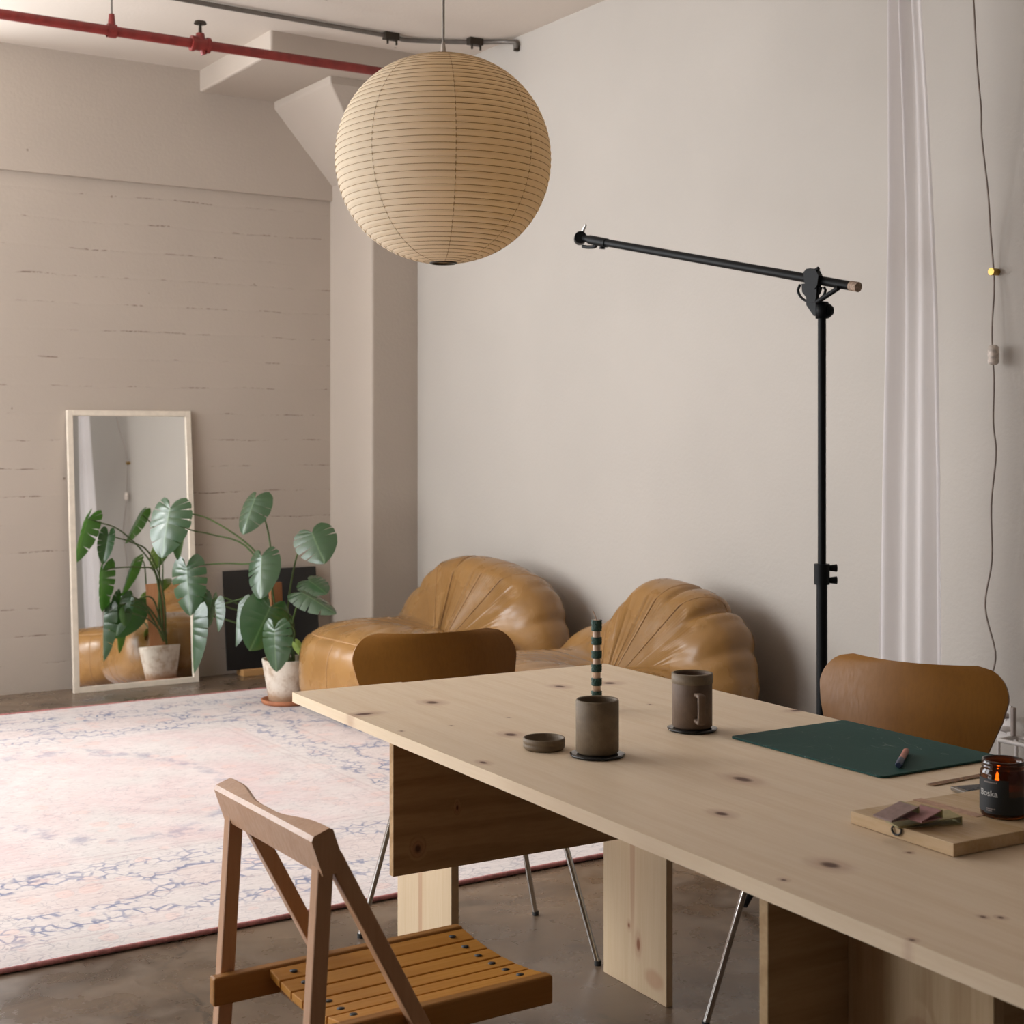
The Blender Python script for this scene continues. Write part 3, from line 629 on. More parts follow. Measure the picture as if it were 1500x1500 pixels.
# ------------------------------------------------------------------ mirror
m_mfr = plain('mirror_frame_white', (.72, .64, .53), .5, var=.05)
m_mir = NT('mirror_glass'); m_mir.set((.88, .88, .86), .02, 1.0); m_mir = m_mir.m
b0 = PZ(110, 1016, 0); b1 = PZ(291, 999, 0); yb = (b0.y+b1.y)/2; x0, x1 = b0.x-.005, b1.x+.005
Hm = 1.50; tl = math.asin((YB-.032-yb)/Hm)
mi = empty('floor_mirror', ((x0+x1)/2, yb, 0), 'tall white framed mirror leaning against the concrete back wall', 'mirror'); mi.rotation_euler = (-tl, 0, 0)
W2 = (x1-x0)/2; fw = .030; dp = .03
for nm, bx in (('frame_side', (-W2, -W2+fw, 0, dp, .0, Hm)), ('frame_side', (W2-fw, W2, 0, dp, .0, Hm)), ('frame_rail', (-W2+fw, W2-fw, 0, dp, 0, fw)), ('frame_rail', (-W2+fw, W2-fw, 0, dp, Hm-fw, Hm))):
    MB().box(*bx).build(nm, m_mfr, mi, bevel=.002)
MB().box(-W2+fw, W2-fw, .014, .018, fw, Hm-fw).build('mirror_pane', m_mir, mi)
MB().box(-W2+.01, W2-.01, .019, dp-.002, .01, Hm-.01).build('backing_board', m_socket, mi)
# ------------------------------------------------------------------ black panel on wooden blocks
m_bpan = plain('black_panel', (.012, .012, .012), .30, var=.1)
pl = PY(333, 985, YB-.10); pr = PY(470, 975, YB-.10)
bp = empty('black_panel', ((pl.x+pr.x)/2, YB-.10, .035), 'flat black panel leaning on back wall behind the potted plant', 'panel'); bp.rotation_euler = (-.12, 0, 0)
w2 = (pr.x-pl.x)/2
MB().box(-w2, w2, 0, .012, 0, .56).build('face_board', m_bpan, bp, bevel=.002)
MB().box(-w2+.03, w2-.03, .0125, .028, .03, .53).build('back_frame', m_bpan, bp)
m_blkw = wood('block_pine', (.50, .28, .11), (.36, .18, .06), 0, 20, .06, .55)
for k, (a, b) in enumerate(((356, 388), (446, 470))):
    q0 = PY(a, 985, YB-.135); q1 = PY(b, 985, YB-.135)
    tag(MB().box(-(q1.x-q0.x)/2, (q1.x-q0.x)/2, -.05, .05, 0, .036).build('wood_block', m_blkw, bevel=.003), ('small orange-brown wood block propping the panel behind the clay saucer', 'wood block propping the black panel at its pillar end')[k], 'block')
    bpy.context.view_layer.update(); ob = [o for o in COL.objects if o.name.startswith('wood_block')][-1]
    ob.location = ((q0.x+q1.x)/2, YB-.09, 0)
# ------------------------------------------------------------------ potted monstera
def leaf_mat():
    m = NT('monstera_leaf'); o = m.obj(); x, y, z = m.sep(m.n('UVMap').outputs[0])
    a = m.noise(o, 9, 3); c = m.mix(a, (.012, .048, .018), (.028, .088, .028))
    rib = m.rng(m.math('ABSOLUTE', x), .0, .035, 1, 0); c = m.mix(m.math('MULTIPLY', rib, .6), c, (.14, .24, .10))
    p = m.b; m.set(c, .40, Specular_IOR_Level=.8, Coat_Weight=1.0, Coat_Roughness=.24)
    t = m.n('BsdfTranslucent'); m.put(t.inputs[0], (.10, .30, .03, 1)); mx = m.n('MixShader'); mx.inputs[0].default_value = .22
    m.t.links.new(p.outputs[0], mx.inputs[1]); m.t.links.new(t.outputs[0], mx.inputs[2]); m.t.links.new(mx.outputs[0], m.out.inputs[0])
    m.bump(m.noise(o, 60, 2), .15, .004); return m.m
m_leaf = leaf_mat(); m_pet = plain('petiole_green', (.075, .125, .035), .45, var=.2); m_ystem = plain('leaf_yellow_green', (.30, .42, .09), .45)
m_pot = NT('limewashed_pot'); o_ = m_pot.obj(); z_ = m_pot.sep(o_)[2]
nz_ = m_pot.noise(o_, 14, 5, .65); low = m_pot.rng(m_pot.math('ADD', z_, m_pot.math('MULTIPLY', m_pot.math('SUBTRACT', nz_, .5), .16)), .03, .075, 1, 0)
cc = m_pot.mix(m_pot.rng(nz_, .42, .68), (.78, .70, .60), (.52, .40, .29)); cc = m_pot.mix(m_pot.math('MULTIPLY', low, .8), cc, (.36, .19, .08)); m_pot.set(cc, .8); m_pot.bump(nz_, .2, .004); m_pot = m_pot.m
m_ter = plain('terracotta', (.42, .16, .075), .75, var=.18); m_soil = plain('soil', (.05, .035, .025), .95, var=.4, bump=.8, bscale=60)
m_plk = wood('cedar_plank', (.46, .20, .085), (.33, .13, .05), 2, 14, .06, .6)
pc0 = PD(420, 1031, 7.36); PP = Vector((pc0.x, pc0.y, 0.013))
mo = empty('potted_monstera', PP, 'monstera with glossy split leaves in a limewashed clay pot and saucer', 'plant')
MB().lathe([(.001, 0), (.118, 0), (.125, .006), (.128, .022), (.120, .024), (.112, .012), (.001, .012)], PP, 40).build('saucer', m_ter, mo, PP)
MB().lathe([(.001, .014), (.086, .014), (.090, .02), (.122, .205), (.124, .222), (.113, .222), (.106, .18), (.08, .03), (.001, .03)], PP, 48).build('pot', m_pot, mo, PP)
MB().lathe([(.001, .195), (.06, .198), (.106, .192), (.1, .16), (.001, .16)], PP, 32).build('soil', m_soil, mo, PP)
pk = PP+Vector((-.02, .035, 0)); MB().bar(pk+UP*.06, pk+UP*.60+Vector((-.015, .03, 0)), .10, .018, (-.55, .83, 0)).build('support_plank', m_plk, mo, PP, bevel=.003)
def leaf(base, tip, width, nrm, cuts=.55, fold=.25, droop=.18, seed=0, nm='leaf', mat=None):
    base = Vector(base); tip = Vector(tip); Lh = (tip-base).length; yd = (tip-base).normalized()
    nrm = Vector(nrm); nrm = (nrm-yd*nrm.dot(yd)).normalized(); xd = yd.cross(nrm).normalized()
    rs = random.Random(seed)
    qs = [0, .08, .18, .30, .42, .55, .68, .80, .91, 1.0]
    Mx = [.02, .09, .27, .43, .51, .52, .46, .33, .16, .0]; My = [.02, -.20, -.27, -.15, .05, .28, .52, .74, .92, 1.0]
    Ry = [.0, .0, .0, .03, .10, .24, .42, .62, .84, .97]
    m = MB(); uvs = []
    for side in (-1, 1):
        bounds = [0, .25+rs.uniform(-.03, .03), .38+rs.uniform(-.03, .02), .50+rs.uniform(-.03, .03), .62+rs.uniform(-.03, .03), .76+rs.uniform(-.03, .03), 1.0]
        for i in range(len(bounds)-1):
            a, b = bounds[i], bounds[i+1]; qc = (a+b)/2; g = 0 if i in (0, len(bounds)-2) or rs.random() < .3 else cuts*rs.uniform(.4, 1.0)*.6
            s0 = rs.uniform(.20, .50); nS, nR = 8, 5; rows = []
            for k in range(nS+1):
                s_ = k/nS; row = []
                for r in range(nR):
                    rr_ = -1+2*r/(nR-1); q = qc+rr_*(b-a)/2*(1-g*float(sm(s0, 1.0, np.array(s_)))*.85)
                    mx_, my_, ry = np.interp(q, qs, Mx), np.interp(q, qs, My), np.interp(q, qs, Ry)
                    se = s_*(1-.07*g*rr_**4); x = mx_*se; y = ry+(my_-ry)*se**1.1
                    z = -fold*abs(x)*.9+.022*math.sin(PI*(r/(nR-1)))*math.sin(PI*min(1, s_*1.1))-droop*y*y-.35*max(0, -y)
                    z -= .35*abs(x)**2*1.2
                    row.append(base+xd*(side*x*width)+yd*(y*Lh)+nrm*(z*Lh*.6)); uvs.append((side*x, y))
                rows.append(row)
            if side > 0: rows = [list(reversed(r)) for r in rows]
            m.grid(rows)
    o = m.build(nm, mat or m_leaf, mo, PP); uv = o.data.uv_layers.new(name='UVMap')
    # uv per vertex (mirror rows were reversed on one side: use geometry instead)
    inv = []
    for v in m.v:
        d = Vector(v)-base; inv.append((d.dot(xd)/max(width, 1e-4), d.dot(yd)/Lh))
    for lp in o.data.loops: uv.data[lp.index].uv = inv[lp.vertex_index]
    return o
CR = PP+Vector((.01, -.01, .20))
mm = 7.36/F   # metres per pixel at the plant
vw, rt = VIEW, RIGHT
LV = [  # base, tip, depth base, depth tip, width px, normal (right, up, toward camera), cuts, fold, petiole via
 ((374, 729), (354, 781), 7.40, 7.30, 47, (-.45, .35, 1), .25, .5, [(408, 930, 7.40), (396, 800, 7.48), (386, 755, 7.47)]),
 ((383, 815), (380, 876), 7.28, 7.16, 48, (-.35, .25, 1), .75, .35, [(412, 930, 7.34), (400, 870, 7.34), (396, 815, 7.34)]),
 ((457, 780), (475, 824), 7.30, 7.20, 58, (-.05, .5, 1), .7, .2, [(417, 950, 7.38), (424, 870, 7.40), (437, 808, 7.38)]),
 ((452, 850), (479, 868), 7.30, 7.22, 40, (.2, .9, .8), .6, .2, [(420, 950, 7.36), (434, 890, 7.36), (445, 862, 7.33)]),
 ((442, 868), (493, 896), 7.22, 7.12, 38, (.2, .9, .6), .6, .3, [(422, 955, 7.32), (430, 905, 7.28)]),
 ((396, 889), (367, 953), 7.22, 7.12, 64, (.45, .15, 1), .0, .15, [(420, 950, 7.36), (430, 915, 7.32), (415, 893, 7.26)]),
 ((402, 922), (403, 985), 7.06, 7.04, 43, (-.35, .25, 1), .8, .3, [(418, 965, 7.34), (432, 928, 7.22), (418, 908, 7.12)]),
 ((249, 744), (235, 816), 7.36, 7.26, 60, (-.25, .3, 1), .6, .25, [(412, 940, 7.42), (398, 850, 7.45), (368, 802, 7.44), (310, 762, 7.42), (268, 750, 7.39)]),
 ((273, 830), (277, 902), 7.38, 7.32, 50, (-.2, .25, 1), .85, .25, [(414, 940, 7.42), (392, 838, 7.45), (350, 826, 7.45), (300, 827, 7.43)]),
 ((283, 903), (278, 987), 7.34, 7.30, 34, (-.95, .1, .5), .35, .5, [(412, 950, 7.42), (380, 880, 7.45), (330, 884, 7.44), (298, 893, 7.40)]),
 ((311, 878), (299, 928), 7.40, 7.36, 30, (.7, .3, .7), .3, .6, [(413, 950, 7.44), (370, 900, 7.46), (330, 876, 7.44)]),
 ((315, 884), (317, 926), 7.34, 7.30, 22, (-.8, .3, .5), .2, .6, [(413, 955, 7.42), (370, 905, 7.44), (335, 890, 7.40)]),
 ((270, 772), (264, 822), 7.46, 7.42, 26, (.9, .2, .45), .3, .5, [(412, 940, 7.44), (398, 860, 7.48), (360, 800, 7.50), (310, 783, 7.50), (285, 778, 7.49)]),
 ((349, 886), (341, 947), 7.28, 7.22, 30, (-.9, .2, .45), .2, .7, [(415, 950, 7.38), (390, 895, 7.36), (365, 880, 7.32)]),
 ((300, 900), (296, 926), 7.46, 7.46, 24, (.3, .4, 1), .0, .3, [(413, 955, 7.44), (365, 920, 7.48), (320, 905, 7.48)]),
]
for i, (b, t, db, dt, wd, nr, cu, fo_, via) in enumerate(LV):
    B = PD(*b, db); T_ = PD(*t, dt); N_ = rt*nr[0]+UP*nr[1]-vw*nr[2]
    lf = leaf(B, T_, wd*mm*1.06, N_, cu, fo_, .12, i+3)
    pts = bez([CR+Vector((.02*math.cos(i*2.4), .02*math.sin(i*2.4), -.01))]+[PD(*q) for q in via]+[B-N_.normalized()*.004], 30)
    kk = len(pts); MB().tube(pts, [.0068-.0035*j/(kk-1) for j in range(kk)], 8).build('petiole', m_pet, lf, PP)
leaf(PD(433, 942, 7.2), PD(447, 964, 7.16), 13*mm, -vw*1.0+UP*.3, .0, .3, .1, 40, 'young_leaf', m_ystem)
for i, a in enumerate((0.4, 2.2, 4.0)):
    MB().tube(bez([CR+Vector((.03*math.cos(a), .03*math.sin(a), -.02)), CR+Vector((.035*math.cos(a+.3), .035*math.sin(a+.3), .10)), CR+Vector((.03*math.cos(a+.8), .03*math.sin(a+.8), .24))], 16), [.011, .011, .010]*5+[.009]*2 if False else .010, 8).build('stem', m_pet, mo, PP)
# ------------------------------------------------------------------ boom stand
m_bk = plain('black_stand_metal', (.0035, .004, .0045), .5, 0.0, var=.15, Specular_IOR_Level=.16); m_tape = plain('tape_brown', (.36, .26, .19), .7, var=.4, vs_=120)
m_silver = plain('silver_bolt', (.5, .48, .45), .3, 1.0)
sx0 = 3.20; bp0 = PX(1204, 1100, sx0); SX, SY = bp0.x, bp0.y
st = empty('boom_stand', (SX, SY, 0), 'tall black metal stand with a long tilted boom arm by the wall', 'stand'); so2 = Vector((SX, SY, 0))
dS = Vector((SX, SY, 0)).dot(VIEW)
def zat(py, d=dS): return HC+(CY-py)*d/F
MB().tube([(SX, SY, .08), (SX, SY, zat(845))], .0165, 20).build('lower_pole', m_bk, st, so2)
MB().tube([(SX, SY, zat(850)), (SX, SY, zat(462))], .0125, 20).build('upper_pole', m_bk, st, so2)
co = MB(); co.tube([(SX, SY, zat(856)), (SX, SY, zat(826))], .0235, 20); coo = co.build('collar', m_bk, st, so2)
for py in (832, 850):
    k = Vector((SX, SY, zat(py))); MB().tube([k, k+RIGHT*.045], [.006, .012], 12).build('knob', m_bk, coo, so2, bevel=.002)
pv = PX(1190, 410, sx0); tipL = PX(858, 349.5, sx0); endR = PX(1250, 419.5, sx0); bd = (tipL-pv).normalized()
bm = MB().tube([PX(885, 355, sx0), PX(1247, 419, sx0)], .0142, 18).build('boom_arm', m_bk, st, so2)
MB().tube([PX(1246.5, 418.7, sx0), PX(1257.5, 420.6, sx0)], .0150, 18).build('tape_end', m_tape, bm, so2)
hd = MB(); hd.tube([PX(889, 356, sx0), PX(864, 351, sx0)], .017, 18); hd.tube([PX(866, 351, sx0), PX(850, 348, sx0)], [.014, .013], 14)
hdo = hd.build('grip_head', m_bk, bm, so2)
q = PX(850, 349, sx0); MB().tube([q-VIEW*.03, q+VIEW*.03], .023, 18).build('grip_disc', m_bk, hdo, so2)
MB().tube([PX(852, 343, sx0), PX(858, 329, sx0)], [.007, .005], 10).build('spigot', m_silver, hdo, so2)
MB().tube(bez([PX(854, 361, sx0), PX(862, 362, sx0), PX(872, 361, sx0), PX(874, 356, sx0)], 12), .007, 10).build('lever', m_bk, hdo, so2)
MB().tube([PX(883, 355, sx0), PX(882, 365, sx0)], [.008, .011], 12).build('knob', m_bk, hdo, so2)
def plate(pts, th, mat, nm, parent, X):
    n_ = len(pts); A = [PX(x, y, X-th/2) for x, y in pts]; B = [PX(x, y, X+th/2) for x, y in pts]
    A = [Vector((X-th/2, p.y, p.z)) for p in [PX(x, y, X) for x, y in pts]]; B = [Vector((X+th/2, p.y, p.z)) for p in A]
    m_ = MB().add(A+B, [tuple(range(n_)), tuple(reversed(range(n_, 2*n_)))]+[(i, i+n_, (i+1) % n_+n_, (i+1) % n_) for i in range(n_)]); return m_.build(nm, mat, parent, so2)
# clamp block, fork plate and tilt quadrant
plate([(1180, 399), (1184, 394), (1190, 393), (1198, 396), (1202, 404), (1200, 418), (1196, 424), (1184, 422), (1181, 412)], .018, m_bk, 'boom_clamp', st, sx0-.018)
plate([(1183, 408), (1199, 410), (1198, 430), (1196, 444), (1184, 444), (1183, 430)], .012, m_bk, 'fork', st, sx0-.018)
plate([(1183, 436), (1197, 440), (1197, 463), (1194, 463), (1183, 447)], .012, m_bk, 'fork_foot', st, sx0-.014)
qc = (1190.5, 415); arc = MB(); P = []
cxq, cyq, rq = 1189, 422, 20.5
for k in range(25):
    a = math.radians(8+164*k/24); P.append(PX(cxq+rq*math.cos(a), cyq+rq*math.sin(a), sx0-.012))
arc.tube([PX(1172, 417, sx0-.012)]+list(reversed(P))+[PX(1207, 421, sx0-.012)], .0042, 8); arc.build('tilt_quadrant', m_bk, st, so2)
P = [(1176, 416), (1184, 415), (1196, 417), (1203, 421), (1200, 430), (1194, 436), (1183, 436), (1177, 428)]; plate(P, .012, m_bk, 'quadrant_plate', st, sx0-.012)
MB().tube([PX(1196, 443, sx0-.02), PX(1228, 422, sx0-.02)], .0075, 10).build('strut', m_bk, st, so2)
MB().tube([PX(1193, 397, sx0-.02), PX(1199, 393, sx0-.02)], .006, 10).build('clamp_lever', m_bk, st, so2)
q = Vector((SX, SY, zat(455))); MB().lathe([(.001, -.024), (.0195, -.024), (.0195, .026), (.001, .026)], q, 20).build('pole_cap', m_bk, st, so2)
MB().tube([q+RIGHT*.012, q+RIGHT*.022, q+RIGHT*.034], [.023, .023, .012], 8).build('lock_knob', m_bk, st, so2)
for k in range(3):
    a = math.radians(70+120*k); dv = Vector((math.cos(a), math.sin(a), 0))
    MB().tube([so2+dv*.02+UP*.33, so2+dv*.38+UP*.014], .011, 10).build('leg', m_bk, st, so2)
    MB().tube([so2+dv*.02+UP*.12, so2+dv*.20+UP*.165], .007, 8).build('leg_brace', m_bk, st, so2)
MB().lathe([(.001, -.03), (.03, -.03), (.03, .03), (.001, .03)], so2+UP*.33, 18).build('leg_hub', m_bk, st, so2)
MB().lathe([(.001, -.02), (.027, -.02), (.027, .02), (.001, .02)], so2+UP*.12, 18).build('lower_hub', m_bk, st, so2)
# ------------------------------------------------------------------ curtain
def sheer():
    m = NT('sheer_white_voile'); d = m.n('BsdfDiffuse'); t = m.n('BsdfTranslucent'); tr = m.n('BsdfTransparent')
    o = m.obj(); c = m.mix(m.noise(m.vmath('MULTIPLY', o, (60, 60, 4)), 1, 2), (.76, .72, .72), (.83, .79, .79))
    m.put(d.inputs[0], c); m.put(t.inputs[0], (.86, .82, .82, 1))
    a = m.n('MixShader'); a.inputs[0].default_value = .35; b = m.n('MixShader'); b.inputs[0].default_value = .30
    m.t.links.new(d.outputs[0], a.inputs[1]); m.t.links.new(t.outputs[0], a.inputs[2]); m.t.links.new(a.outputs[0], b.inputs[1]); m.t.links.new(tr.outputs[0], b.inputs[2]); m.t.links.new(b.outputs[0], m.out.inputs[0]); return m.m
XCU = 3.72; top = 3.40; rows = []
def yof(px): return PX(px, 500, XCU).y
for i in range(50):
    z = .04+(top-.04)*i/49; d_ = Vector((XCU, 3.36, 0)).dot(VIEW); py = CY-(z-HC)*F/d_
    L_ = np.interp(py, [-200, 0, 300, 500, 700, 965, 1200], [1303, 1299, 1298, 1292, 1285, 1280, 1279]); R_2 = np.interp(py, [-200, 0, 150, 300, 450, 700, 965, 1200], [1338, 1350, 1362, 1371, 1379, 1385, 1386, 1386])
    row = []
    for j in range(61):
        u_ = j/60; y = yof(L_+(R_2-L_)*u_); amp = .012+.010*(1-i/49)
        x = XCU+amp*math.sin(u_*PI*7.3+.6*math.sin(z*1.1)+.5)+.012*math.sin(u_*17+z*.9)
        row.append((x, y, z))
    rows.append(row)
cu = MB().grid(rows).build('sheer_curtain', sheer(), None, (XCU, 3.36, 0)); tag(cu, 'narrow sheer white curtain hanging beside the right wall near the stand', 'curtain')
# ------------------------------------------------------------------ lamp cord on right wall
m_cw = plain('grey_cable', (.27, .22, .19), .6); m_brass = plain('brass', (.40, .25, .07), .35, 1.0); m_mar = plain('marble_switch', (.62, .54, .47), .45, var=.3, vs_=60)
ck = [(1421, -60, .17), (1426, 0, .15), (1431, 90, .13), (1437, 160, .11), (1438, 200, .10), (1447, 280, .065), (1451, 340, .035), (1455.5, 398, .02), (1456, 430, .026), (1453, 480, .035), (1454, 520, .042), (1456, 560, .05), (1455, 620, .07), (1459, 665, .075), (1452, 740, .07), (1453, 820, .06), (1443, 888, .055), (1458, 955, .05), (1453, 990, .05), (1449, 1022, .05), (1456, 1043, .052), (1462, 1048, .054)]
cpts = [PX(x, y, XR-o) for x, y, o in ck]; cpts.insert(0, Vector((XR-.19, cpts[0].y+.01, ZC)))
lcx = empty('lamp_cord', cpts[8], 'thin grey lamp cord with brass bead and stone switch on white wall', 'cord')
MB().tube(bez(cpts, 130), .0032, 8).build('cable', m_cw, lcx, cpts[8])
q = PX(1455.5, 398, XR-.02); MB().tube([q-Vector((.014, 0, 0)), Vector((XR, q.y, q.z))], .0125, 18).build('brass_clip', m_brass, lcx, cpts[8])
q = PX(1455, 520, XR-.042); MB().lathe([(.001, -.034), (.012, -.033), (.018, -.027), (.019, 0), (.018, .027), (.012, .033), (.001, .034)], q, 20).build('stone_switch', m_mar, lcx, cpts[8])
m_wp = plain('white_plastic', (.70, .66, .63), .4, var=.03); m_gp = plain('taupe_plastic', (.36, .30, .27), .5, var=.05)
p0 = PX(1459, 1048, XR-.054); p1 = PX(1478, 1049, XR-.03)
MB().tube([p0, p0.lerp(p1, .35), p0.lerp(p1, .7), p1], [.005, .009, .010, .008], 12).build('plug', m_gp, lcx, cpts[8])
# outlet plate with a plug-in holder
oc = PX(1470, 1058, XR)
ol = empty('wall_outlet', (XR, oc.y, oc.z), 'white wall outlet plate with taupe charger near the chair', 'outlet'); oo = Vector((XR, oc.y, oc.z))
MB().box(XR-.006, XR, oc.y-.036, oc.y+.036, oc.z-.062, oc.z+.062).build('cover_plate', m_wp, ol, oo, bevel=.002)
for dz in (.022, -.022):
    s_ = MB().box(XR-.009, XR-.005, oc.y-.017, oc.y+.017, oc.z+dz-.014, oc.z+dz+.014).build('socket', m_wp, ol, oo, bevel=.002)
    for dy in (-.006, .006): MB().box(XR-.0095, XR-.0085, oc.y+dy-.001, oc.y+dy+.001, oc.z+dz-.004, oc.z+dz+.005).build('slot', m_blk, s_, oo)
b0 = PX(1484, 1036, XR-.05); b1 = PX(1483, 1078, XR-.05)
tag(MB().box(b0.x-.008, b0.x+.008, b0.y-.008, b0.y+.006, b1.z, b0.z).build('charger_bar', m_gp, None, (b0.x, b0.y, b1.z), bevel=.003), 'upright taupe charger bar plugged into wall outlet', 'charger')
c0 = PX(1472, 1068, XR-.045); c1 = PX(1458, 1068, XR-.06)
pc_ = empty('charging_cable', c0, 'thin pale cable curving down from the lower outlet plug', 'cable')
MB().tube([PX(1480, 1068, XR-.03), c0, PX(1464, 1067, XR-.055), c1], [.008, .011, .009, .004], 12).build('plug', m_wp, pc_, c0)
MB().tube(bez([c1, PX(1449, 1070, XR-.07), PX(1440, 1083, XR-.08), PX(1434, 1098, XR-.09), PX(1431, 1125, XR-.09), PX(1430, 1180, XR-.08)], 30), .0025, 8).build('wire', m_cw, pc_, c0)
# white wire rack under the outlet
rk0 = PX(1463, 1084, XR-.12)
rk = empty('wire_rack', (rk0.x, rk0.y, 0), 'low white wire rack standing below the wall outlet', 'rack'); ro = Vector((rk0.x, rk0.y, 0))
xa, xb = rk0.x, XR-.03; y1_, y0_ = rk0.y, rk0.y-.55; zt = rk0.z
for (x, y) in ((xa, y1_), (xb, y1_), (xa, y0_), (xb, y0_)): MB().tube([(x, y, 0), (x, y, zt)], .006, 10).build('post', m_wp, rk, ro)
for (a, b) in (((xa, y1_), (xb, y1_)), ((xa, y0_), (xb, y0_)), ((xa, y0_), (xa, y1_)), ((xb, y0_), (xb, y1_))): MB().tube([(*a, zt), (*b, zt)], .007, 10).build('rail', m_wp, rk, ro)
for k in range(1, 9): y = y0_+(y1_-y0_)*k/9; MB().tube([(xa, y, zt-.004), (xb, y, zt-.004)], .003, 8).build('shelf_wire', m_wp, rk, ro)
# ------------------------------------------------------------------ things on the table
m_cer = plain('olive_stoneware', (.165, .118, .070), .62, var=.10, vs_=60, bump=.15, bscale=300); m_cer2 = plain('brown_stoneware', (.135, .086, .055), .6, var=.1, vs_=60, bump=.15, bscale=300)
m_cerin = plain('stoneware_inside', (.055, .038, .026), .4); m_coast = plain('black_coaster', (.012, .012, .013), .15, var=.1, bump=.2, bscale=60)
def coaster(px, py, r, label):
    c_ = PZ(px, py, TZ); m_ = MB(); P = []
    for i in range(6):
        row = []
        for k in range(49):
            a = 2*PI*k/48; wv = 1+.02*math.sin(a*9); rr_, zz = ((.0005, .0062), (r*.9*wv, .0062), (r*wv, .005), (r*1.01*wv, .003), (r*.95*wv, .0004), (.0005, .0004))[i]
            row.append((c_.x+rr_*math.cos(a), c_.y+rr_*math.sin(a), TZ+zz))
        P.append(row)
    m_.grid(P); return tag(m_.build('coaster', m_coast, None, (c_.x, c_.y, TZ)), label, 'coaster', ), c_
_, c1_ = coaster(875, 1107, .053, 'round glossy black coaster under the plain mug beside the candle')
_, c2_ = coaster(1014, 1069, .052, 'round glossy black coaster under the mug with a handle facing the table edge')
def mug(c_, r, h, mat, label, handle=None, lid=False):
    z0 = TZ+.0065; o0 = Vector((c_.x, c_.y, z0)); e = empty('stoneware_mug', o0, label, 'mug')
    MB().lathe([(.001, 0), (r-.004, 0), (r, .004), (r, h-.003), (r-.0015, h), (r-.0045, h-.001), (r-.005, h-.004), (r-.005, .008), (.001, .007)], o0, 48).build('body', mat, e, o0)
    if lid:
        MB().lathe([(r+.0006, h-.019), (r+.0012, h-.018), (r+.0012, h+.001), (r-.004, h+.002), (r-.004, h-.010), (.001, h-.012), (.001, h-.016), (r-.006, h-.016), (r-.006, h-.019)], o0, 48).build('dish_lid', m_cer, e, o0)
    if handle is not None:
        d = handle.normalized(); P = [o0+d*(r-.004)+UP*h*.66, o0+d*(r+.022)+UP*h*.665, o0+d*(r+.030)+UP*h*.62, o0+d*(r+.030)+UP*h*.24, o0+d*(r+.022)+UP*h*.18, o0+d*(r-.004)+UP*h*.185]
        pts = bez(P, 30); mb = MB()
        for i in range(len(pts)-1): pass
        sd = d.cross(UP); grid_ = []
        for i, p in enumerate(pts):
            t = (pts[min(i+1, len(pts)-1)]-pts[max(i-1, 0)]).normalized(); nn = sd.cross(t).normalized(); ring_ = []
            for k in range(13): a = 2*PI*k/12; ring_.append(p+sd*(.0085*math.copysign(abs(math.cos(a))**.5, math.cos(a)))+nn*(.0045*math.copysign(abs(math.sin(a))**.6, math.sin(a))))
            grid_.append(ring_)
        mb.grid(grid_); mb.build('handle', mat, e, o0)
    return e
mug(c1_, .0415, .103, m_cer, 'olive stoneware mug without visible handle in front of the striped candle', handle=VIEW+RIGHT*.15)
mug(c2_, .0420, .112, m_cer2, 'brown stoneware mug with slim handle and dish lid on top', handle=-VIEW+RIGHT*.15, lid=True)
dc = PZ(797, 1097, TZ); tag(MB().lathe([(.001, .0005), (.037, .0005), (.0405, .004), (.0415, .010), (.0400, .012), (.0415, .014), (.0415, .0225), (.0395, .0235), (.0375, .022), (.036, .008), (.001, .007)], (dc.x, dc.y, TZ), 48).build('stoneware_dish', m_cer, None, (dc.x, dc.y, TZ)), 'small shallow olive stoneware dish lying empty on the table', 'dish')
# striped candle in a small holder
CD = 3.30; kc = PD(874, 1038, CD); kc.z = TZ; can = empty('taper_candle', kc, 'green and pale striped textured taper candle standing behind olive mug', 'candle')
m_wax = plain('pale_wax', (.50, .34, .24), .45, var=.12, vs_=60); m_grn = plain('green_wax', (.012, .055, .036), .5, var=.3, vs_=200, bump=1.0, bscale=320)
def kz(py): return HC+(CY-py)*CD/F
MB().lathe([(.001, 0), (.028, 0), (.029, .004), (.014, .008), (.0125, .022), (.010, .022), (.010, .01), (.001, .01)], kc, 28).build('holder', m_brass, can, kc)
MB().lathe([(.001, .011), (.0093, .011), (.0085, kz(908)-TZ), (.001, kz(908)-TZ)], kc, 24).build('wax_stick', m_wax, can, kc)
for (a, b) in ((908, 924), (933, 944), (953, 964), (972.5, 984), (993, 1004), (1012, 1024), (1032, 1042)):
    P = []; z1, z0 = kz(a)-TZ, kz(b)-TZ
    for i in range(9):
        row = []
        for k in range(33):
            aa = 2*PI*k/32; r = (.0112+.0011*math.sin(k*2.5+i*1.9)+.0009*math.sin(k*5.1-i*3)) if 0 < i < 8 else .0088
            zz = z0+(z1-z0)*(min(max(i-1, 0), 6))/6; row.append((kc.x+r*math.cos(aa), kc.y+r*math.sin(aa), kc.z+zz))
        P.append(row)
    MB().grid(P).build('wax_band', m_grn, can, kc)
zt_ = kz(908); wk = Vector((kc.x, kc.y, zt_)); MB().tube(bez([wk-UP*.004, wk+UP*.008-RIGHT*.003, wk+UP*.021-RIGHT*.009], 8), .0013, 8).build('wick', m_wax, can, kc)
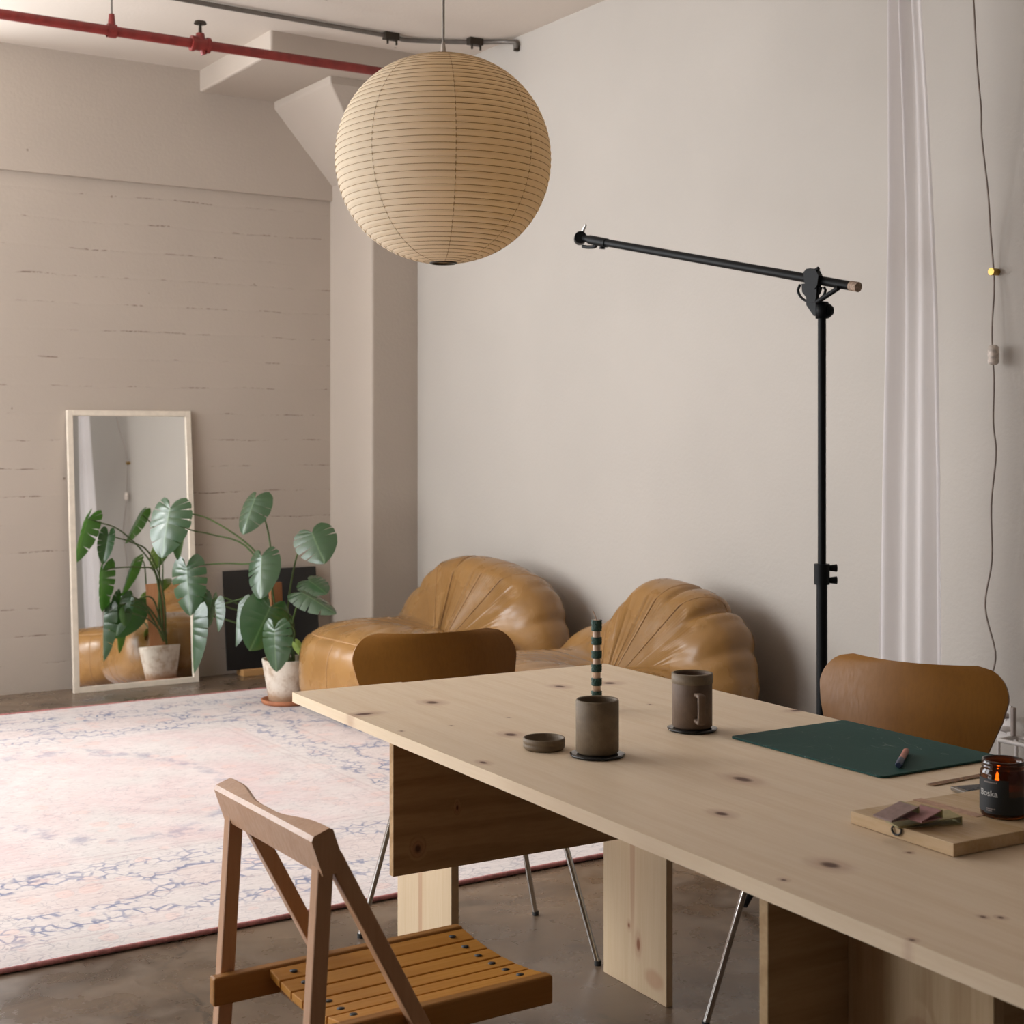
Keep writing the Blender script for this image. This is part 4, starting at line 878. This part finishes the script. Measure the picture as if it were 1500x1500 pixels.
# cutting mat and pen
def mat_mat():
    m = NT('green_cutting_mat'); o = m.obj(); c = m.mix(m.noise(o, 8, 3), (.016, .060, .052), (.024, .078, .066))
    x, y, z = m.sep(o); g = None
    for ax in (x, y):
        f = m.math('ABSOLUTE', m.math('SUBTRACT', m.math('FRACT', m.math('MULTIPLY', ax, 1/.0254)), .5)); l = m.rng(f, .480, .497); g = l if g is None else m.math('MAXIMUM', g, l)
    br = m.rng(m.noise(o, 9, 3), .45, .65); c = m.mix(m.math('MULTIPLY', m.math('MULTIPLY', g, br), .16), c, (.25, .34, .32))
    scr = m.rng(m.math('ABSOLUTE', m.math('SUBTRACT', m.noise(o, 6, 1, .5, 2.5), .5)), 0, .006, 1, 0); c = m.mix(m.math('MULTIPLY', m.math('MULTIPLY', scr, m.rng(m.noise(o, 15, 2), .5, .6)), .45), c, (.33, .38, .36))
    m.set(c, .7, Specular_IOR_Level=.2); return m.m
mc = [PZ(x, y, TZ) for x, y in ((1069, 1081), (1291.5, 1140.5), (1468, 1111), (1236, 1057))]
cen = sum(mc, Vector())/4; pts = []
for i in range(4):
    a, b, c_ = mc[i-1], mc[i], mc[(i+1) % 4]
    for t in (0, .33, .66, 1): pts.append((b+(a-b).normalized()*.012*(1-t)**2+(c_-b).normalized()*.012*t**2))
def prism(pts, z0, z1):
    n_ = len(pts); A = [Vector((p.x, p.y, z0)) for p in pts]; B = [Vector((p.x, p.y, z1)) for p in pts]
    ar = sum(pts[i].x*pts[(i+1) % n_].y-pts[(i+1) % n_].x*pts[i].y for i in range(n_))
    if ar < 0: A.reverse(); B.reverse()
    return MB().add(A+B, [tuple(reversed(range(n_))), tuple(range(n_, 2*n_))]+[(i, (i+1) % n_, (i+1) % n_+n_, i+n_) for i in range(n_)])
cm = prism(pts, TZ+.0004, TZ+.0038).build('cutting_mat', mat_mat(), None, cen); tag(cm, 'dark green self-healing cutting mat lying on the pine table', 'cutting mat')
m_or = plain('pen_orange', (.42, .14, .09), .45); m_blu = plain('pen_blue', (.012, .03, .085), .4)
zp = TZ+.0038+.0068; q0 = PZ(1316, 1121, zp); q1 = PZ(1328, 1099, zp); pn = empty('marker_pen', q0, 'orange and blue marker pen lying on the green mat', 'pen')
pn_d = (q1-q0)
MB().tube([q0+pn_d*.30, q0+pn_d*.93, q1], [.0062, .0062, .0045], 8).build('barrel', m_or, pn, q0)
MB().tube([q0, q0+pn_d*.05, q0+pn_d*.33], [.005, .0068, .0068], 8).build('cap', m_blu, pn, q0)
# offcut board
m_off = wood('board_pine', (.62, .45, .27), (.47, .30, .14), 1, 16, .10, .5, (), .5, .3)
bA, bB = PZ(1397, 1256, TZ), PZ(1246, 1206, TZ); ey = (bB-bA).normalized(); ex = Vector((-ey.y, ey.x, 0))
if ex.dot(RIGHT) < 0: ex = -ex
ln = (bB-bA).length; BZ = TZ+.020
brd = prism([bA, bA+ex*.30, bA+ex*.30+ey*ln, bB], TZ+.0003, BZ).build('pine_board', m_off, None, bA, bevel=.0012); tag(brd, 'thick square pine offcut board carrying the amber candle jar', 'board')
m_tapep = plain('masking_tape', (.50, .30, .20), .7, var=.15, vs_=80)
def strip(px0, px1, wd, name, label, z, mat_):
    a, b = PZ(*px0, z), PZ(*px1, z); t = (b-a).normalized(); n_ = Vector((-t.y, t.x, 0))*wd/2
    pts_ = []
    for k in range(9): pts_.append(a.lerp(b, k/8)-n_*(1+.12*math.sin(k*2.3)))
    for k in range(8, -1, -1): pts_.append(a.lerp(b, k/8)+n_*(1+.12*math.sin(k*3.1)))
    return tag(prism(pts_, z+.0002, z+.0008).build(name, mat_, None, a), label, 'tape')
m_glue = plain('torn_tape_brown', (.24, .125, .06), .7, var=.5, vs_=140)
strip((1343, 1171), (1436, 1196), .020, 'tape_strip', 'pinkish strip of masking tape stuck on the pine board', BZ, m_tapep)
strip((1362, 1150), (1452, 1133), .016, 'tape_residue', 'torn brown tape residue on table between mat and calculator', TZ, m_glue)
# amber jar
m_gl = NT('amber_glass'); m_gl.set((.14, .032, .004), .04, 0.0, Transmission_Weight=.9, IOR=1.45); m_gl = m_gl.m
m_lbl = plain('black_label', (.010, .012, .014), .6, var=.1); m_cwx = plain('candle_wax', (.42, .17, .06), .5); m_wht = plain('label_white', (.7, .68, .65), .6)
jc = PZ(1470, 1194, BZ); J = Vector((jc.x, jc.y, BZ)); dj = J.dot(VIEW); R0 = 33.0/F*dj; JH = 82/F*dj
ja = empty('amber_jar_candle', J, 'lit candle in a dark amber glass jar with black label', 'candle jar')
MB().lathe([(.001, 0), (R0*.92, 0), (R0*.99, .004), (R0, .010), (R0, JH*.76), (R0*.985, JH*.80), (R0*.90, JH*.845), (R0*.90, JH*.86), (R0*.935, JH*.875), (R0*.935, JH*.895), (R0*.905, JH*.905), (R0*.905, JH*.92), (R0*.935, JH*.935), (R0*.935, JH*.955), (R0*.91, JH*.97), (R0*.91, JH), (R0*.86, JH), (R0*.84, JH*.84), (R0*.93, JH*.74), (R0*.94, .012), (R0*.9, .006), (.001, .006)], J, 56).build('glass', m_gl, ja, J)
MB().lathe([(.001, .0065), (R0*.89, .0066), (R0*.925, .012), (R0*.925, JH*.50), (R0*.7, JH*.485), (.001, JH*.48)], J, 40).build('wax', m_cwx, ja, J)
th0 = math.atan2(-VIEW.y, -VIEW.x); P = []
a_off = math.radians(-6)
for i in range(25):
    a = th0+a_off-math.radians(128)*i/24; P.append([J+Vector(((R0+.0006)*math.cos(a), (R0+.0006)*math.sin(a), z)) for z in (.010, JH*.36, JH*.70)])
lb = MB().grid(P).build('label', m_lbl, ja, J)
P = []
for i in range(33):
    a = th0-math.radians(70)+math.radians(200)*i/32; P.append([J+Vector(((R0+.0004)*math.cos(a), (R0+.0004)*math.sin(a), z)) for z in (.008, JH*.40)])
MB().grid(P).build('lower_label', m_lbl, ja, J)
def jar_text(txt, size, zf, a_c, nm):
    cu_ = bpy.data.curves.new(nm, 'FONT'); cu_.body = txt; cu_.size = size; cu_.align_x = 'CENTER'; to = bpy.data.objects.new(nm, cu_); COL.objects.link(to)
    bpy.context.view_layer.update(); dg = bpy.context.evaluated_depsgraph_get(); me = bpy.data.meshes.new_from_object(to.evaluated_get(dg)); bpy.data.objects.remove(to)
    for v in me.vertices:
        a = a_c+v.co.x/R0; v.co = Vector(((R0+.0012)*math.cos(a), (R0+.0012)*math.sin(a), JH*zf+v.co.y))
    me.materials.clear(); me.materials.append(m_wht); o = bpy.data.objects.new(nm, me); COL.objects.link(o); o.parent = lb
jar_text('Boska', .0135, .40, th0-math.radians(58), 'label_lettering')
for i, (a0_, n_, zf) in enumerate(((-70, 9, .635), (-62, 6, .17), (-62, 4, .135))):
    m = MB()
    for k in range(n_):
        a = th0+math.radians(a0_+k*4.2); a2 = a+math.radians(2.6); rr_ = R0+.0012
        m.add([J+Vector((rr_*math.cos(q), rr_*math.sin(q), JH*zf+dz)) for q, dz in ((a, 0), (a2, 0), (a2, .0018), (a, .0018))], [(0, 1, 2, 3)])
    m.build('label_print_line', m_gp, lb, J)
fl_m = NT('flame'); em = fl_m.n('Emission'); fl_m.put(em.inputs[0], (1, .42, .10, 1)); em.inputs[1].default_value = 28; fl_m.t.links.new(em.outputs[0], fl_m.out.inputs[0])
fz = JH*.50; fp = J+RIGHT*(-.010)
MB().lathe([(.0003, fz+.003), (.0028, fz+.006), (.0036, fz+.010), (.0025, fz+.016), (.0003, fz+.022)], fp, 14).build('flame', fl_m.m, ja, J)
MB().tube([fp+UP*(JH*.47), fp+UP*(fz+.006)], .0008, 6).build('wick', m_blk, ja, J)
# calculator
m_cal = plain('calculator_grey', (.16, .125, .085), .45); m_key = plain('calculator_key', (.02, .02, .022), .45)
k0 = PZ(1392, 1158, TZ); k1 = PZ(1440, 1176.5, TZ); kd = (k1-k0).normalized(); kn_ = Vector((-kd.y, kd.x, 0))
if kn_.dot(VIEW) < 0: kn_ = -kn_
ca_ = empty('calculator', k0, 'thin brown pocket calculator with black keys behind the amber jar', 'calculator')
prism([k0, k0+kd*.115, k0+kd*.115+kn_*.068, k0+kn_*.068], TZ+.0004, TZ+.0075).build('case', m_cal, ca_, k0, bevel=.0015)
for i in range(6):
    for j in range(4):
        a = k0+kd*(.030+.0135*i)+kn_*(.008+.0140*j); prism([a, a+kd*.0105, a+kd*.0105+kn_*.0105, a+kn_*.0105], TZ+.0074, TZ+.0098).build('key', m_key, ca_, k0)
prism([k0+kd*.008+kn_*.008, k0+kd*.024+kn_*.008, k0+kd*.024+kn_*.060, k0+kd*.008+kn_*.060], TZ+.0074, TZ+.0082).build('display', m_key, ca_, k0)
# folded matchbooks and a hair tie
def matchbook(px, py, rz, L_, W_, col, label, flip, z0):
    c_ = PZ(px, py, z0); e = empty('matchbook', Vector((c_.x, c_.y, z0)), label, 'matchbook', rz=rz)
    mt = plain('matchbook_card', col, .6, var=.12, vs_=90); mi_ = plain('matchbook_spine', (.30, .26, .10), .6)
    MB().hexa([(0, 0, .0003), (L_, 0, .0003), (L_, W_, .0003), (0, W_, .0003), (0, 0, .0016), (L_, 0, .0016), (L_, W_, .0016), (0, W_, .0016)]).build('back_cover', mt, e)
    MB().hexa([(0, 0, .0017), (L_, 0, flip), (L_, W_, flip), (0, W_, .0017), (0, 0, .003), (L_, 0, flip+.0014), (L_, W_, flip+.0014), (0, W_, .003)]).build('front_cover', mt, e)
    MB().box(L_-.001, L_+.0015, 0, W_, .0003, flip+.0014).build('spine', mi_, e)
    return e
base_r = math.atan2(RIGHT.y, RIGHT.x)
matchbook(1316, 1214, base_r+.22, .105, .042, (.33, .27, .12), 'flat olive matchbook at the bottom of the pile on board', .011, BZ)
matchbook(1306, 1205, base_r+.50, .055, .040, (.26, .17, .15), 'mauve grey matchbook lying half open on the pile', .016, BZ+.0125)
matchbook(1350, 1206, base_r+.62, .048, .040, (.40, .20, .20), 'pinkish matchbook lying on the olive matchbook', .012, BZ+.0125)
hz = BZ; hp = bez([PZ(1324, 1206, BZ+.012), PZ(1314, 1207, BZ+.006), PZ(1307, 1209, BZ+.003)], 6)
off = -ex*.0022
def onface(px, py): return None
fA = bA+off; 
def facept(px, py):
    r = ray(px, py); n_ = ex; t = (fA-CAMP).dot(n_)/r.dot(n_); return CAMP+r*t
hp2 = [facept(x, y) for x, y in ((1307, 1212), (1308, 1219), (1313, 1223), (1319, 1221), (1320, 1215), (1315, 1212))]
tie = MB().tube(bez([PZ(1330, 1205, BZ+.0016)+off*0, PZ(1318, 1206.5, BZ+.0018)]+hp2, 40), .0016, 8).build('elastic_loop', m_blk, None, bA); tag(tie, 'black elastic loop curling over the edge of the pine board', 'elastic band')
